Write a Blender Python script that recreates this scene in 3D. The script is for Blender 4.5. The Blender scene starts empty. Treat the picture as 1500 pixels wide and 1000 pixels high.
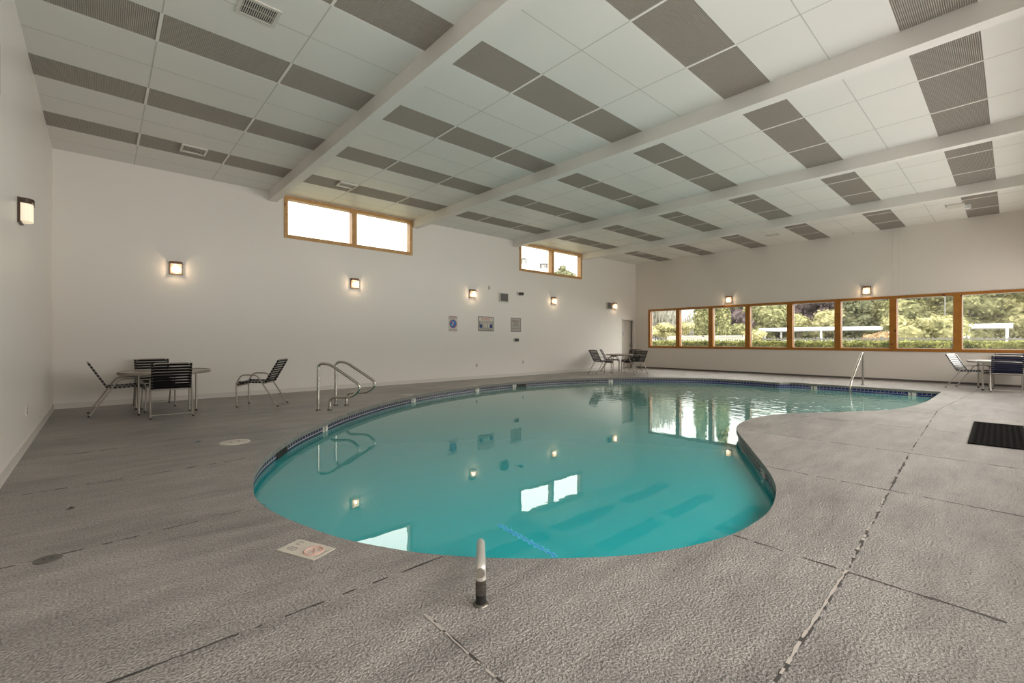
import bpy, math, random
from mathutils import Vector, Matrix, geometry
random.seed(7)
PI = math.pi
R = math.radians
scene = bpy.context.scene
COL = scene.collection

# ------------------------------------------------------------------ room numbers (metres)
X0, X2 = -0.655, 18.20        # left wall, far right window wall
Y0, Y1 = -0.90, 11.64         # wall behind the camera, long left wall
H = 4.715
WATER = -0.150

# ------------------------------------------------------------------ materials
def newmat(name):
    m = bpy.data.materials.new(name); m.use_nodes = True
    nt = m.node_tree
    return m, nt, nt.nodes['Principled BSDF'], nt.nodes['Material Output']

def mat(name, col, rough=.5, metal=0., spec=.5, noise=None, bump=None, emit=None, coat=0):
    """noise=(scale, amount): value variation; bump=(scale, strength, distance)"""
    m, nt, b, o = newmat(name)
    b.inputs['Base Color'].default_value = (*col, 1)
    b.inputs['Roughness'].default_value = rough
    b.inputs['Metallic'].default_value = metal
    b.inputs['Specular IOR Level'].default_value = spec
    b.inputs['Coat Weight'].default_value = coat
    tc = nt.nodes.new('ShaderNodeTexCoord')
    if noise:
        n = nt.nodes.new('ShaderNodeTexNoise'); n.inputs['Scale'].default_value = noise[0]; n.inputs['Detail'].default_value = 4
        nt.links.new(tc.outputs['Object'], n.inputs['Vector'])
        mr = nt.nodes.new('ShaderNodeMapRange')
        mr.inputs['From Min'].default_value = .25; mr.inputs['From Max'].default_value = .75
        mr.inputs['To Min'].default_value = 1 - noise[1]; mr.inputs['To Max'].default_value = 1 + noise[1]
        nt.links.new(n.outputs['Fac'], mr.inputs['Value'])
        mx = nt.nodes.new('ShaderNodeVectorMath'); mx.operation = 'SCALE'
        mx.inputs[0].default_value = col
        nt.links.new(mr.outputs['Result'], mx.inputs['Scale'])
        nt.links.new(mx.outputs['Vector'], b.inputs['Base Color'])
    if bump:
        n = nt.nodes.new('ShaderNodeTexNoise'); n.inputs['Scale'].default_value = bump[0]; n.inputs['Detail'].default_value = 2
        nt.links.new(tc.outputs['Object'], n.inputs['Vector'])
        bp = nt.nodes.new('ShaderNodeBump'); bp.inputs['Strength'].default_value = bump[1]; bp.inputs['Distance'].default_value = bump[2]
        nt.links.new(n.outputs['Fac'], bp.inputs['Height']); nt.links.new(bp.outputs['Normal'], b.inputs['Normal'])
    if emit:
        b.inputs['Emission Color'].default_value = (*emit[0], 1); b.inputs['Emission Strength'].default_value = emit[1]
    return m

def floor_material():
    m, nt, b, o = newmat('textured_concrete')
    N, L = nt.nodes.new, nt.links.new
    tc = N('ShaderNodeTexCoord')
    big = N('ShaderNodeTexNoise'); big.inputs['Scale'].default_value = .55; big.inputs['Detail'].default_value = 5; big.inputs['Roughness'].default_value = .62
    L(tc.outputs['Object'], big.inputs['Vector'])
    mp = N('ShaderNodeMapping'); mp.inputs['Rotation'].default_value = (0, 0, R(35)); mp.inputs['Scale'].default_value = (1.2, 5, 1)
    L(tc.outputs['Object'], mp.inputs['Vector'])
    st = N('ShaderNodeTexNoise'); st.inputs['Scale'].default_value = 1.1; st.inputs['Detail'].default_value = 6; st.inputs['Roughness'].default_value = .7
    L(mp.outputs['Vector'], st.inputs['Vector'])
    gr = N('ShaderNodeTexNoise'); gr.inputs['Scale'].default_value = 88; gr.inputs['Detail'].default_value = 3; gr.inputs['Roughness'].default_value = .55
    L(tc.outputs['Object'], gr.inputs['Vector'])
    add = N('ShaderNodeMath'); add.operation = 'ADD'; L(big.outputs['Fac'], add.inputs[0]); L(st.outputs['Fac'], add.inputs[1])
    cr = N('ShaderNodeMapRange'); cr.inputs['From Min'].default_value = .72; cr.inputs['From Max'].default_value = 1.25
    cr.inputs['To Min'].default_value = .52; cr.inputs['To Max'].default_value = 1.36; L(add.outputs[0], cr.inputs['Value'])
    g2 = N('ShaderNodeMapRange'); g2.inputs['From Min'].default_value = .35; g2.inputs['From Max'].default_value = .65
    g2.inputs['To Min'].default_value = .45; g2.inputs['To Max'].default_value = 1.5; L(gr.outputs['Fac'], g2.inputs['Value'])  # worn paint grain, with crevice shade and ridge highlights put into its colour
    mul = N('ShaderNodeMath'); mul.operation = 'MULTIPLY'; L(cr.outputs['Result'], mul.inputs[0]); L(g2.outputs['Result'], mul.inputs[1])
    # window light put into the colour: paler to the right, darker near the viewpoint
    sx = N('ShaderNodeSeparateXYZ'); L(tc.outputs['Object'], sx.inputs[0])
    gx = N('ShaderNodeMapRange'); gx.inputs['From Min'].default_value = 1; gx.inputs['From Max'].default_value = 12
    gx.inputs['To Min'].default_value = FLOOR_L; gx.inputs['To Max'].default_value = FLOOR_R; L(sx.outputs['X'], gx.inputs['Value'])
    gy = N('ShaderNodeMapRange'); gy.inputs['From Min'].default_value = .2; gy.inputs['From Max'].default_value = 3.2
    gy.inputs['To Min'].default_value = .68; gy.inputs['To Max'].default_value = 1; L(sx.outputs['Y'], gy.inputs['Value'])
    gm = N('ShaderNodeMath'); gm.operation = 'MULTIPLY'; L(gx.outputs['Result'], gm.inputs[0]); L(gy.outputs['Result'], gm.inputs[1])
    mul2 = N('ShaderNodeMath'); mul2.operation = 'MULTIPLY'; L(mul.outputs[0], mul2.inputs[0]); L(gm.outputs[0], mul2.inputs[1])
    col = N('ShaderNodeVectorMath'); col.operation = 'SCALE'; col.inputs[0].default_value = (1.0, .93, .87)
    L(mul2.outputs[0], col.inputs['Scale']); L(col.outputs['Vector'], b.inputs['Base Color'])
    bp = N('ShaderNodeBump'); bp.inputs['Strength'].default_value = 1.0; bp.inputs['Distance'].default_value = .02
    L(gr.outputs['Fac'], bp.inputs['Height']); L(bp.outputs['Normal'], b.inputs['Normal'])
    b.inputs['Roughness'].default_value = .30
    b.inputs['Specular IOR Level'].default_value = .9
    return m

def wood_material(name, c1, c2, knot):
    m, nt, b, o = newmat(name)
    N, L = nt.nodes.new, nt.links.new
    tc = N('ShaderNodeTexCoord')
    n = N('ShaderNodeTexNoise'); n.inputs['Scale'].default_value = 5; n.inputs['Detail'].default_value = 5; n.inputs['Distortion'].default_value = .6
    L(tc.outputs['Object'], n.inputs['Vector'])
    r = N('ShaderNodeValToRGB'); r.color_ramp.elements[0].position = .3; r.color_ramp.elements[1].position = .7
    r.color_ramp.elements[0].color = (*c1, 1); r.color_ramp.elements[1].color = (*c2, 1)
    L(n.outputs['Fac'], r.inputs['Fac'])
    v = N('ShaderNodeTexVoronoi'); v.inputs['Scale'].default_value = 3.2; L(tc.outputs['Object'], v.inputs['Vector'])
    lt = N('ShaderNodeMapRange'); lt.inputs['From Min'].default_value = .09; lt.inputs['From Max'].default_value = .13
    L(v.outputs['Distance'], lt.inputs['Value'])
    mx = N('ShaderNodeMix'); mx.data_type = 'RGBA'; mx.inputs['A'].default_value = (*knot, 1)
    L(lt.outputs['Result'], mx.inputs['Factor']); L(r.outputs['Color'], mx.inputs['B'])
    L(mx.outputs['Result'], b.inputs['Base Color'])
    b.inputs['Roughness'].default_value = .4
    return m

def water_material():
    m, nt, b, o = newmat('pool_water')
    N, L = nt.nodes.new, nt.links.new
    nt.nodes.remove(b)
    tc = N('ShaderNodeTexCoord')
    fr = N('ShaderNodeFresnel'); fr.inputs['IOR'].default_value = 1.62
    body = N('ShaderNodeBsdfDiffuse'); body.inputs['Color'].default_value = (*WATER_COL, 1)
    # clear and deep teal at the near end, paler and greyer towards the shallow end
    so = N('ShaderNodeSeparateXYZ'); L(tc.outputs['Object'], so.inputs[0])
    sm = N('ShaderNodeMath'); sm.operation = 'ADD'; L(so.outputs['X'], sm.inputs[0]); L(so.outputs['Y'], sm.inputs[1])
    sr = N('ShaderNodeMapRange'); sr.inputs['From Min'].default_value = 5; sr.inputs['From Max'].default_value = 19; L(sm.outputs[0], sr.inputs['Value'])
    cm = N('ShaderNodeMix'); cm.data_type = 'RGBA'; cm.inputs['A'].default_value = (*WATER_COL, 1); cm.inputs['B'].default_value = (.17, .38, .32, 1)
    L(sr.outputs['Result'], cm.inputs['Factor']); L(cm.outputs['Result'], body.inputs['Color'])
    tr = N('ShaderNodeBsdfTransparent'); tr.inputs['Color'].default_value = (.55, .95, .97, 1)
    mb = N('ShaderNodeMixShader'); mb.inputs['Fac'].default_value = .22
    L(body.outputs[0], mb.inputs[1]); L(tr.outputs[0], mb.inputs[2])
    gl = N('ShaderNodeBsdfGlossy'); gl.inputs['Roughness'].default_value = .0
    gl.inputs['Color'].default_value = (.97, 1, .99, 1)
    # ripples: almost still at the deep end, stirred up by the inlet at the shallow end
    sx = N('ShaderNodeSeparateXYZ'); L(tc.outputs['Object'], sx.inputs[0])
    amp = N('ShaderNodeMapRange'); amp.inputs['From Min'].default_value = 7; amp.inputs['From Max'].default_value = 14
    amp.inputs['To Min'].default_value = .05; amp.inputs['To Max'].default_value = 1.0; L(sx.outputs['X'], amp.inputs['Value'])
    n1 = N('ShaderNodeTexNoise'); n1.inputs['Scale'].default_value = 4.5; n1.inputs['Detail'].default_value = 2.5; L(tc.outputs['Object'], n1.inputs['Vector'])
    hm = N('ShaderNodeMath'); hm.operation = 'MULTIPLY'; L(n1.outputs['Fac'], hm.inputs[0]); L(amp.outputs['Result'], hm.inputs[1])
    bp = N('ShaderNodeBump'); bp.inputs['Strength'].default_value = .6; bp.inputs['Distance'].default_value = .022
    L(hm.outputs[0], bp.inputs['Height']); L(bp.outputs['Normal'], gl.inputs['Normal'])
    ms = N('ShaderNodeMixShader'); L(fr.outputs[0], ms.inputs['Fac']); L(mb.outputs[0], ms.inputs[1]); L(gl.outputs[0], ms.inputs[2])
    L(ms.outputs[0], o.inputs['Surface'])
    return m

def glass_material():
    m, nt, b, o = newmat('window_glass')
    N, L = nt.nodes.new, nt.links.new
    nt.nodes.remove(b)
    lw_ = N('ShaderNodeLayerWeight'); lw_.inputs['Blend'].default_value = .5
    p5 = N('ShaderNodeMath'); p5.operation = 'POWER'; L(lw_.outputs['Facing'], p5.inputs[0]); p5.inputs[1].default_value = 5
    fr = N('ShaderNodeMath'); fr.operation = 'MULTIPLY_ADD'; L(p5.outputs[0], fr.inputs[0]); fr.inputs[1].default_value = .94; fr.inputs[2].default_value = .05
    tr = N('ShaderNodeBsdfTransparent'); tr.inputs['Color'].default_value = (.97, .98, .97, 1)
    gl = N('ShaderNodeBsdfGlossy'); gl.inputs['Roughness'].default_value = 0
    ms = N('ShaderNodeMixShader'); L(fr.outputs[0], ms.inputs['Fac']); L(tr.outputs[0], ms.inputs[1]); L(gl.outputs[0], ms.inputs[2])
    L(ms.outputs[0], o.inputs['Surface'])
    return m

def tile_material():
    """navy tile band, laid out in UV metres: u along the rim, v = height"""
    m, nt, b, o = newmat('navy_pool_tile')
    N, L = nt.nodes.new, nt.links.new
    uv = N('ShaderNodeUVMap'); uv.uv_map = 'UVMap'
    sp = N('ShaderNodeSeparateXYZ'); L(uv.outputs[0], sp.inputs[0])
    def mth(op, a, bv):
        n = N('ShaderNodeMath'); n.operation = op
        for i, q in enumerate((a, bv)):
            if q is None: continue
            if isinstance(q, (int, float)): n.inputs[i].default_value = q
            else: L(q, n.inputs[i])
        return n.outputs[0]
    u = mth('DIVIDE', sp.outputs['X'], .085)
    fu = mth('FRACT', u, None)
    gu = mth('LESS_THAN', fu, .15)
    v = sp.outputs['Y']
    top = mth('GREATER_THAN', v, -.066)                       # grout under the coping
    mid = mth('MULTIPLY', mth('LESS_THAN', v, -.115), mth('GREATER_THAN', v, -.129))
    low = mth('LESS_THAN', v, -.129)
    g = mth('MAXIMUM', mth('MAXIMUM', mth('MULTIPLY', gu, mth('SUBTRACT', 1, low)), top), mid)
    mx = N('ShaderNodeMix'); mx.data_type = 'RGBA'
    ramp = N('ShaderNodeMix'); ramp.data_type = 'RGBA'
    ramp.inputs['A'].default_value = (.012, .015, .055, 1); ramp.inputs['B'].default_value = (.012, .03, .20, 1)  # brighter blue at the right end is light put into the tile colour
    tc = N('ShaderNodeTexCoord'); so = N('ShaderNodeSeparateXYZ'); L(tc.outputs['Object'], so.inputs[0])
    mr = N('ShaderNodeMapRange'); mr.inputs['From Min'].default_value = 12; mr.inputs['From Max'].default_value = 15; L(so.outputs['X'], mr.inputs['Value'])
    L(mr.outputs['Result'], ramp.inputs['Factor'])
    L(ramp.outputs['Result'], mx.inputs['A']); mx.inputs['B'].default_value = (.34, .31, .32, 1)
    L(g, mx.inputs['Factor']); L(mx.outputs['Result'], b.inputs['Base Color'])
    b.inputs['Roughness'].default_value = .25
    return m

def leaf_material(name, dark, light, trans=.25):
    m, nt, b, o = newmat(name)
    N, L = nt.nodes.new, nt.links.new
    nt.nodes.remove(b)
    tc = N('ShaderNodeTexCoord')
    n = N('ShaderNodeTexNoise'); n.inputs['Scale'].default_value = 2.2; n.inputs['Detail'].default_value = 6; n.inputs['Roughness'].default_value = .8
    L(tc.outputs['Object'], n.inputs['Vector'])
    r = N('ShaderNodeValToRGB'); r.color_ramp.elements[0].position = .36; r.color_ramp.elements[1].position = .64
    r.color_ramp.elements[0].color = (*dark, 1); r.color_ramp.elements[1].color = (*light, 1)
    L(n.outputs['Fac'], r.inputs['Fac'])
    d = N('ShaderNodeBsdfDiffuse'); L(r.outputs['Color'], d.inputs['Color'])
    t = N('ShaderNodeBsdfTranslucent'); L(r.outputs['Color'], t.inputs['Color'])
    ms = N('ShaderNodeMixShader'); ms.inputs['Fac'].default_value = trans
    L(d.outputs[0], ms.inputs[1]); L(t.outputs[0], ms.inputs[2]); L(ms.outputs[0], o.inputs['Surface'])
    return m

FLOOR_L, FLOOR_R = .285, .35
SKY_N, SKY_S, GROUND_GLOW, ZENITH = 1.75, 2.4, 4.6, 2.6
WATER_COL = (.015, .40, .44)
M = {}
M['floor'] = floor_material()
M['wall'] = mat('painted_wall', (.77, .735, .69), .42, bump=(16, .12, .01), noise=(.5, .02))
M['wall_side'] = mat('painted_wall_side_lit', (.86, .82, .775), .36, bump=(16, .12, .01), noise=(.5, .02))  # same wall paint, lightened to carry the light falling on the side wall
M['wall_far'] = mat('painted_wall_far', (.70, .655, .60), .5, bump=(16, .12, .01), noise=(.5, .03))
M['ceil'] = mat('ceiling_tile', (.74, .725, .69), .45, bump=(3, .10, .02), noise=(.8, .03))
M['grid'] = mat('ceiling_grid_paint', (.80, .77, .73), .5)
M['gridline'] = mat('ceiling_joint', (.50, .49, .46), .6)
M['louver'] = mat('louver_grey', (.36, .325, .28), .5)
M['louver_edge_lit'] = mat('louver_edge_lit', (.52, .475, .42), .5)  # same louvre grey, edges lightened and faces darkened as if lit from below
M['plenum'] = mat('plenum_dark', (.06, .055, .05), .9)
M['beam'] = mat('beam_paint', (.74, .715, .68), .5, noise=(1.2, .03))
M['base'] = mat('baseboard_paint', (.64, .61, .57), .4)
M['cove'] = mat('dark_cove_base', (.10, .09, .085), .6)
M['pine'] = wood_material('stained_pine', (.29, .105, .005), (.38, .15, .010), (.08, .022, .003))
M['pine_lit'] = wood_material('lit_pine', (.44, .23, .075), (.56, .33, .13), (.22, .09, .03))  # same pine, lightened to carry the glare around the high windows
M['glass'] = glass_material()
M['water'] = water_material()
M['tile'] = tile_material()
M['coping'] = mat('coping_concrete', (.19, .19, .17), .6, noise=(14, .25), bump=(60, .4, .004))
M['shell'] = mat('pool_plaster', (.10, .55, .58), .7, noise=(.8, .05))
M['step'] = mat('step_plaster', (.14, .60, .64), .7)
M['steptile'] = mat('blue_step_tile', (.008, .19, .50), .3, noise=(60, .35))
M['steptile_pale'] = mat('pale_blue_step_tile', (.03, .40, .56), .3, noise=(40, .2))
M['black'] = mat('black_void', (.006, .006, .006), .6)
M['white_tile'] = mat('white_marker_tile', (.70, .68, .63), .35)
M['ink'] = mat('black_ink', (.012, .012, .012), .5)
M['sign_tile'] = mat('worn_sign_tile', (.46, .42, .36), .5, noise=(12, .08))
M['faded_grey'] = mat('faded_grey_ink', (.27, .25, .22), .6)
M['faded_red'] = mat('faded_red_ink', (.50, .29, .25), .6)
M['steel'] = mat('stainless_steel', (.52, .49, .44), .22, metal=1, noise=(8, .06))
M['steel_dark'] = mat('weathered_steel', (.16, .15, .13), .38, metal=1, noise=(40, .35))
M['alum'] = mat('cast_aluminium', (.36, .325, .285), .38, metal=.55)
M['alum_pale'] = mat('pale_aluminium', (.55, .52, .48), .35, metal=.5)
M['strap'] = mat('black_vinyl_strap', (.006, .006, .008), .45, spec=.25)
M['strap_navy'] = mat('navy_vinyl_strap', (.010, .012, .038), .32, spec=.4)
M['rubber'] = mat('rubber_black', (.012, .011, .010), .6)
M['tabletop'] = mat('table_plate', (.26, .225, .185), .25, noise=(20, .08))
M['tabletop_pale'] = mat('table_plate_pale', (.50, .46, .42), .25)
M['bronze'] = mat('dark_bronze', (.085, .058, .042), .35, metal=.6)
M['bronze_lit'] = mat('lit_bronze_cap', (.25, .14, .09), .4, metal=.5)  # the lamp bronze again, with the bulb's light put into its colour
def shade_material():
    m, nt, b, o = newmat('lit_ribbed_glass'); N, L = nt.nodes.new, nt.links.new
    tc = N('ShaderNodeTexCoord'); d = N('ShaderNodeVectorMath'); d.operation = 'DISTANCE'; d.inputs[1].default_value = (0, .09, -.03)
    L(tc.outputs['Object'], d.inputs[0])                        # the bulb behind the glass
    r = N('ShaderNodeMapRange'); r.interpolation_type = 'SMOOTHERSTEP'; r.inputs['From Min'].default_value = .02; r.inputs['From Max'].default_value = .125
    r.inputs['To Min'].default_value = 4.5; r.inputs['To Max'].default_value = .45; L(d.outputs['Value'], r.inputs['Value'])
    b.inputs['Base Color'].default_value = (.7, .62, .52, 1); b.inputs['Roughness'].default_value = .25
    b.inputs['Emission Color'].default_value = (1, .72, .44, 1); L(r.outputs['Result'], b.inputs['Emission Strength'])
    t = N('ShaderNodeBsdfTransparent'); t.inputs['Color'].default_value = (1, .93, .82, 1)
    x = N('ShaderNodeMixShader'); x.inputs['Fac'].default_value = .45
    L(b.outputs[0], x.inputs[1]); L(t.outputs[0], x.inputs[2]); L(x.outputs[0], o.inputs['Surface'])
    return m
M['shade'] = shade_material()
M['shade_dim'] = mat('dim_ribbed_glass', (.8, .72, .62), .25, emit=((1, .80, .55), .55))
M['grille'] = mat('grey_speaker_mesh', (.115, .115, .105), .6, bump=(200, .5, .002))
M['plastic'] = mat('white_plastic', (.62, .59, .54), .4)
M['dev_grey'] = mat('grey_device', (.10, .095, .085), .4)
M['sign_white'] = mat('sign_white', (.62, .58, .53), .5)
M['sign_red'] = mat('sign_red', (.38, .06, .025), .5)
M['sign_orange'] = mat('sign_orange', (.55, .12, .025), .5)
M['sign_blue'] = mat('sign_blue', (.01, .16, .52), .5)
M['sign_navy'] = mat('sign_navy', (.006, .02, .17), .5)
M['sign_grey'] = mat('sign_grey', (.43, .40, .36), .5)
M['sign_brown'] = mat('sign_brown', (.20, .10, .04), .5)
M['skin'] = mat('sign_figure', (.36, .31, .26), .5)
M['door'] = mat('door_paint', (.42, .38, .33), .45)
M['matrub'] = mat('drain_mat_rubber', (.007, .0065, .006), .9, spec=.04, noise=(60, .5))
M['lid_pale'] = mat('pale_lid', (.55, .51, .45), .5)
M['lid_dark'] = mat('dark_lid', (.085, .078, .07), .5)
M['joint'] = mat('joint_dark', (.035, .031, .028), .8)
M['ridge'] = mat('joint_sealant', (.34, .31, .28), .6)
M['leaf_blue'] = mat('blue_scrap', (.02, .09, .16), .5)
M['leaf_dry'] = mat('dry_leaf', (.22, .12, .03), .6)
M['bark'] = mat('bark', (.14, .11, .09), .9, noise=(6, .3))
M['bark_pale'] = mat('pale_bark', (.55, .52, .48), .9)
M['lawn'] = mat('lawn', (.20, .19, .12), .9, noise=(1.5, .3))
M['asphalt'] = mat('asphalt', (.24, .24, .24), .9, noise=(4, .1))
M['fence'] = mat('fence_paint', (.55, .54, .50), .6)
M['fence_grey'] = mat('fence_grey', (.17, .17, .15), .7)
M['white_roof'] = mat('white_metal_roof', (.86, .88, .89), .4)
M['carwhite'] = mat('car_paint', (.80, .82, .84), .2)
M['carglass'] = mat('car_glass', (.06, .07, .08), .08)
M['tyre'] = mat('tyre', (.02, .02, .02), .8)
M['render'] = mat('neighbour_render', (.45, .43, .40), .8)
M['chimney'] = mat('chimney_metal', (.42, .40, .37), .5)

# ------------------------------------------------------------------ mesh builder
class MB:
    def __init__(s): s.v, s.f, s.m, s.sm = [], [], [], []
    def add(s, vs, fs, mi=0, smooth=False):
        o = len(s.v); s.v += [tuple(v) for v in vs]
        for f in fs: s.f.append([i + o for i in f]); s.m.append(mi); s.sm.append(smooth)
        return s
    def quad(s, a, b, c, d, mi=0): return s.add([a, b, c, d], [(0, 1, 2, 3)], mi)
    def box(s, c, size, mi=0, rz=0, mtx=None):
        hx, hy, hz = size[0]/2, size[1]/2, size[2]/2
        vs = [Vector((x, y, z)) for x in (-hx, hx) for y in (-hy, hy) for z in (-hz, hz)]
        if mtx is None: mtx = Matrix.Rotation(rz, 3, 'Z')
        vs = [mtx @ v + Vector(c) for v in vs]
        return s.add(vs, [(0,1,3,2),(4,6,7,5),(0,4,5,1),(2,3,7,6),(0,2,6,4),(1,5,7,3)], mi)
    def bb(s, x0, x1, y0, y1, z0, z1, mi=0):
        return s.box(((x0+x1)/2, (y0+y1)/2, (z0+z1)/2), (abs(x1-x0), abs(y1-y0), abs(z1-z0)), mi)
    def tube(s, pts, r, n=10, mi=0, closed=False, caps=True):
        pts = [Vector(p) for p in pts]; k = len(pts)
        rad = r if isinstance(r, (list, tuple)) else [r]*k
        rings = []; prev = None
        for i, p in enumerate(pts):
            if closed: t = (pts[(i+1) % k] - pts[i-1])
            else: t = pts[min(i+1, k-1)] - pts[max(i-1, 0)]
            t.normalize()
            if prev is None:
                a = Vector((0, 0, 1)) if abs(t.z) < .9 else Vector((1, 0, 0))
                nrm = (a - t*a.dot(t)).normalized()
            else:
                nrm = (prev - t*prev.dot(t)).normalized()
            prev = nrm; bn = t.cross(nrm)
            rings.append([p + (nrm*math.cos(2*PI*j/n) + bn*math.sin(2*PI*j/n))*rad[i] for j in range(n)])
        vs = [v for rg in rings for v in rg]; fs = []
        for i in range(k if closed else k-1):
            a, b = i*n, ((i+1) % k)*n
            for j in range(n): fs.append((a+j, a+(j+1) % n, b+(j+1) % n, b+j))
        s.add(vs, fs, mi, True)
        if caps and not closed:
            s.add(rings[0], [tuple(reversed(range(n)))], mi); s.add(rings[-1], [tuple(range(n))], mi)
        return s
    def lathe(s, prof, c=(0, 0, 0), n=24, mi=0, smooth=True, cap=True):
        vs = []; fs = []; k = len(prof)
        for i in range(n):
            a = 2*PI*i/n
            for r, z in prof: vs.append((c[0]+r*math.cos(a), c[1]+r*math.sin(a), c[2]+z))
        for i in range(n):
            for j in range(k-1):
                a = i*k+j; b = ((i+1) % n)*k+j
                fs.append((a, b, b+1, a+1))
        s.add(vs, fs, mi, smooth)
        if cap:
            for j, rev in ((0, True), (k-1, False)):
                if prof[j][0] > 1e-5:
                    ring = [vs[i*k+j] for i in range(n)]
                    s.add(ring, [tuple(reversed(range(n))) if rev else tuple(range(n))], mi)
        return s
    def mesh(s, name, mats):
        me = bpy.data.meshes.new(name); me.from_pydata(s.v, [], s.f)
        for mm in (mats if isinstance(mats, (list, tuple)) else [mats]): me.materials.append(mm)
        me.polygons.foreach_set('material_index', s.m); me.polygons.foreach_set('use_smooth', s.sm)
        me.update(); return me
    def build(s, name, mats, parent=None, loc=(0, 0, 0), rz=0):
        return link(name, s.mesh(name, mats), parent, loc, rz)

def link(name, me, parent=None, loc=(0, 0, 0), rz=0):
    o = bpy.data.objects.new(name, me); COL.objects.link(o)
    o.location = loc; o.rotation_euler = (0, 0, rz)
    if parent: o.parent = parent
    return o
def tag(o, label=None, cat=None, group=None, kind=None):
    if label: o['label'] = label
    if cat: o['category'] = cat
    if group: o['group'] = group
    if kind: o['kind'] = kind
    return o
def thing(name, label, cat, loc=(0, 0, 0), rz=0, group=None):
    return tag(link(name, None, None, loc, rz), label, cat, group)
def struct(o, label=None, cat=None): return tag(o, label, cat, None, 'structure')
KIDS = {}
def children(o): return [c for c in bpy.data.objects if c.parent is o]
def copy_tree(o, parent=None):
    c = o.copy(); COL.objects.link(c); c.parent = parent
    for ch in children(o): copy_tree(ch, c)
    return c
def fillet(pts, r, n=6):
    """round the corners of a polyline"""
    pts = [Vector(p) for p in pts]; out = [pts[0]]
    for i in range(1, len(pts)-1):
        p = pts[i]; a = pts[i-1]-p; b = pts[i+1]-p
        d = min(r, a.length*.48, b.length*.48)
        p0 = p + a.normalized()*d; p1 = p + b.normalized()*d
        for j in range(n+1):
            t = j/n; out.append(p0*(1-t)**2 + p*2*t*(1-t) + p1*t*t)
    out.append(pts[-1]); return out
def text_mesh(body, size, material, width=None, bold=0):
    """lettering as a flat mesh in its own XY plane, centred, thin"""
    cu = bpy.data.curves.new('lettering', 'FONT'); cu.body = body; cu.size = size
    cu.align_x = 'CENTER'; cu.align_y = 'CENTER'; cu.extrude = .0004; cu.offset = bold; cu.resolution_u = 3
    to = bpy.data.objects.new('lettering', cu); COL.objects.link(to)
    dg = bpy.context.evaluated_depsgraph_get()
    me = bpy.data.meshes.new_from_object(to.evaluated_get(dg))
    bpy.data.objects.remove(to); bpy.data.curves.remove(cu)
    me.materials.clear(); me.materials.append(material); me.name = 'lettering'
    if width:
        xs = [v.co.x for v in me.vertices]
        k = width/(max(xs)-min(xs))
        for v in me.vertices: v.co.x *= k
    return me

# ------------------------------------------------------------------ camera
TH = 0.8352517575204145
cam = bpy.data.cameras.new('camera'); cam.sensor_width = 36; cam.lens = 664.03/1500*36
cam.clip_start = .05; cam.clip_end = 400
co = bpy.data.objects.new('camera', cam); COL.objects.link(co)
co.location = (0, 0, 1.25)
co.rotation_euler = (R(90) - math.atan(1.83/664.03), 0, TH - PI/2)
scene.camera = co

# ------------------------------------------------------------------ pool outline (floor plan, metres)
rim_raw = [(0.905,3.83),(0.91,4.11),(0.97,4.42),(1.05,4.77),(1.15,5.04),(1.30,5.38),(1.54,5.80),(1.77,6.15),(2.06,6.54),(2.46,6.98),
 (3.08,7.62),(4.03,8.38),(5.02,8.98),(6.04,9.40),(7.01,9.68),(8.34,9.90),(9.79,9.90),(11.01,9.66),(12.15,9.24),(13.30,8.55),(14.15,7.62),
 (14.72,6.65),(14.90,5.75),(14.86,5.15)]
corner_far = [(14.80,4.62),(15.16,4.45)]
straight = [(15.16,3.0),(15.14,1.9),(15.12,1.16)]
near_raw = [(12.93,1.17),(11.99,1.22),(10.98,1.36),(10.42,1.54),(9.93,1.80),(9.36,2.16),(8.80,2.52),(8.28,2.72),(7.73,2.80),(7.22,2.77),(6.76,2.66),
 (6.29,2.44),(5.76,2.14),(5.33,1.90),(4.94,1.68),(4.60,1.50),(4.28,1.36),(3.99,1.27),(3.68,1.205),(3.38,1.185),(3.02,1.21),(2.66,1.31),(2.37,1.44),
 (2.18,1.56),(1.96,1.73),(1.78,1.89),(1.61,2.06),(1.46,2.24),(1.33,2.43),(1.13,2.82),(1.02,3.18),(0.94,3.52)]
def catmull(pts, n=4):
    out = []
    for i in range(len(pts)-1):
        p0 = Vector(pts[max(i-1, 0)]); p1 = Vector(pts[i]); p2 = Vector(pts[i+1]); p3 = Vector(pts[min(i+2, len(pts)-1)])
        for k in range(n):
            t = k/n
            out.append(.5*((2*p1) + (p2-p0)*t + (2*p0-5*p1+4*p2-p3)*t*t + (3*p1-p0-3*p2+p3)*t**3))
    out.append(Vector(pts[-1])); return out
seg_near = catmull([straight[-1]] + near_raw + rim_raw + [corner_far[0]], 4)
RIM = seg_near + [Vector(corner_far[1])] + [Vector(p) for p in straight[:-1]]
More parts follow.
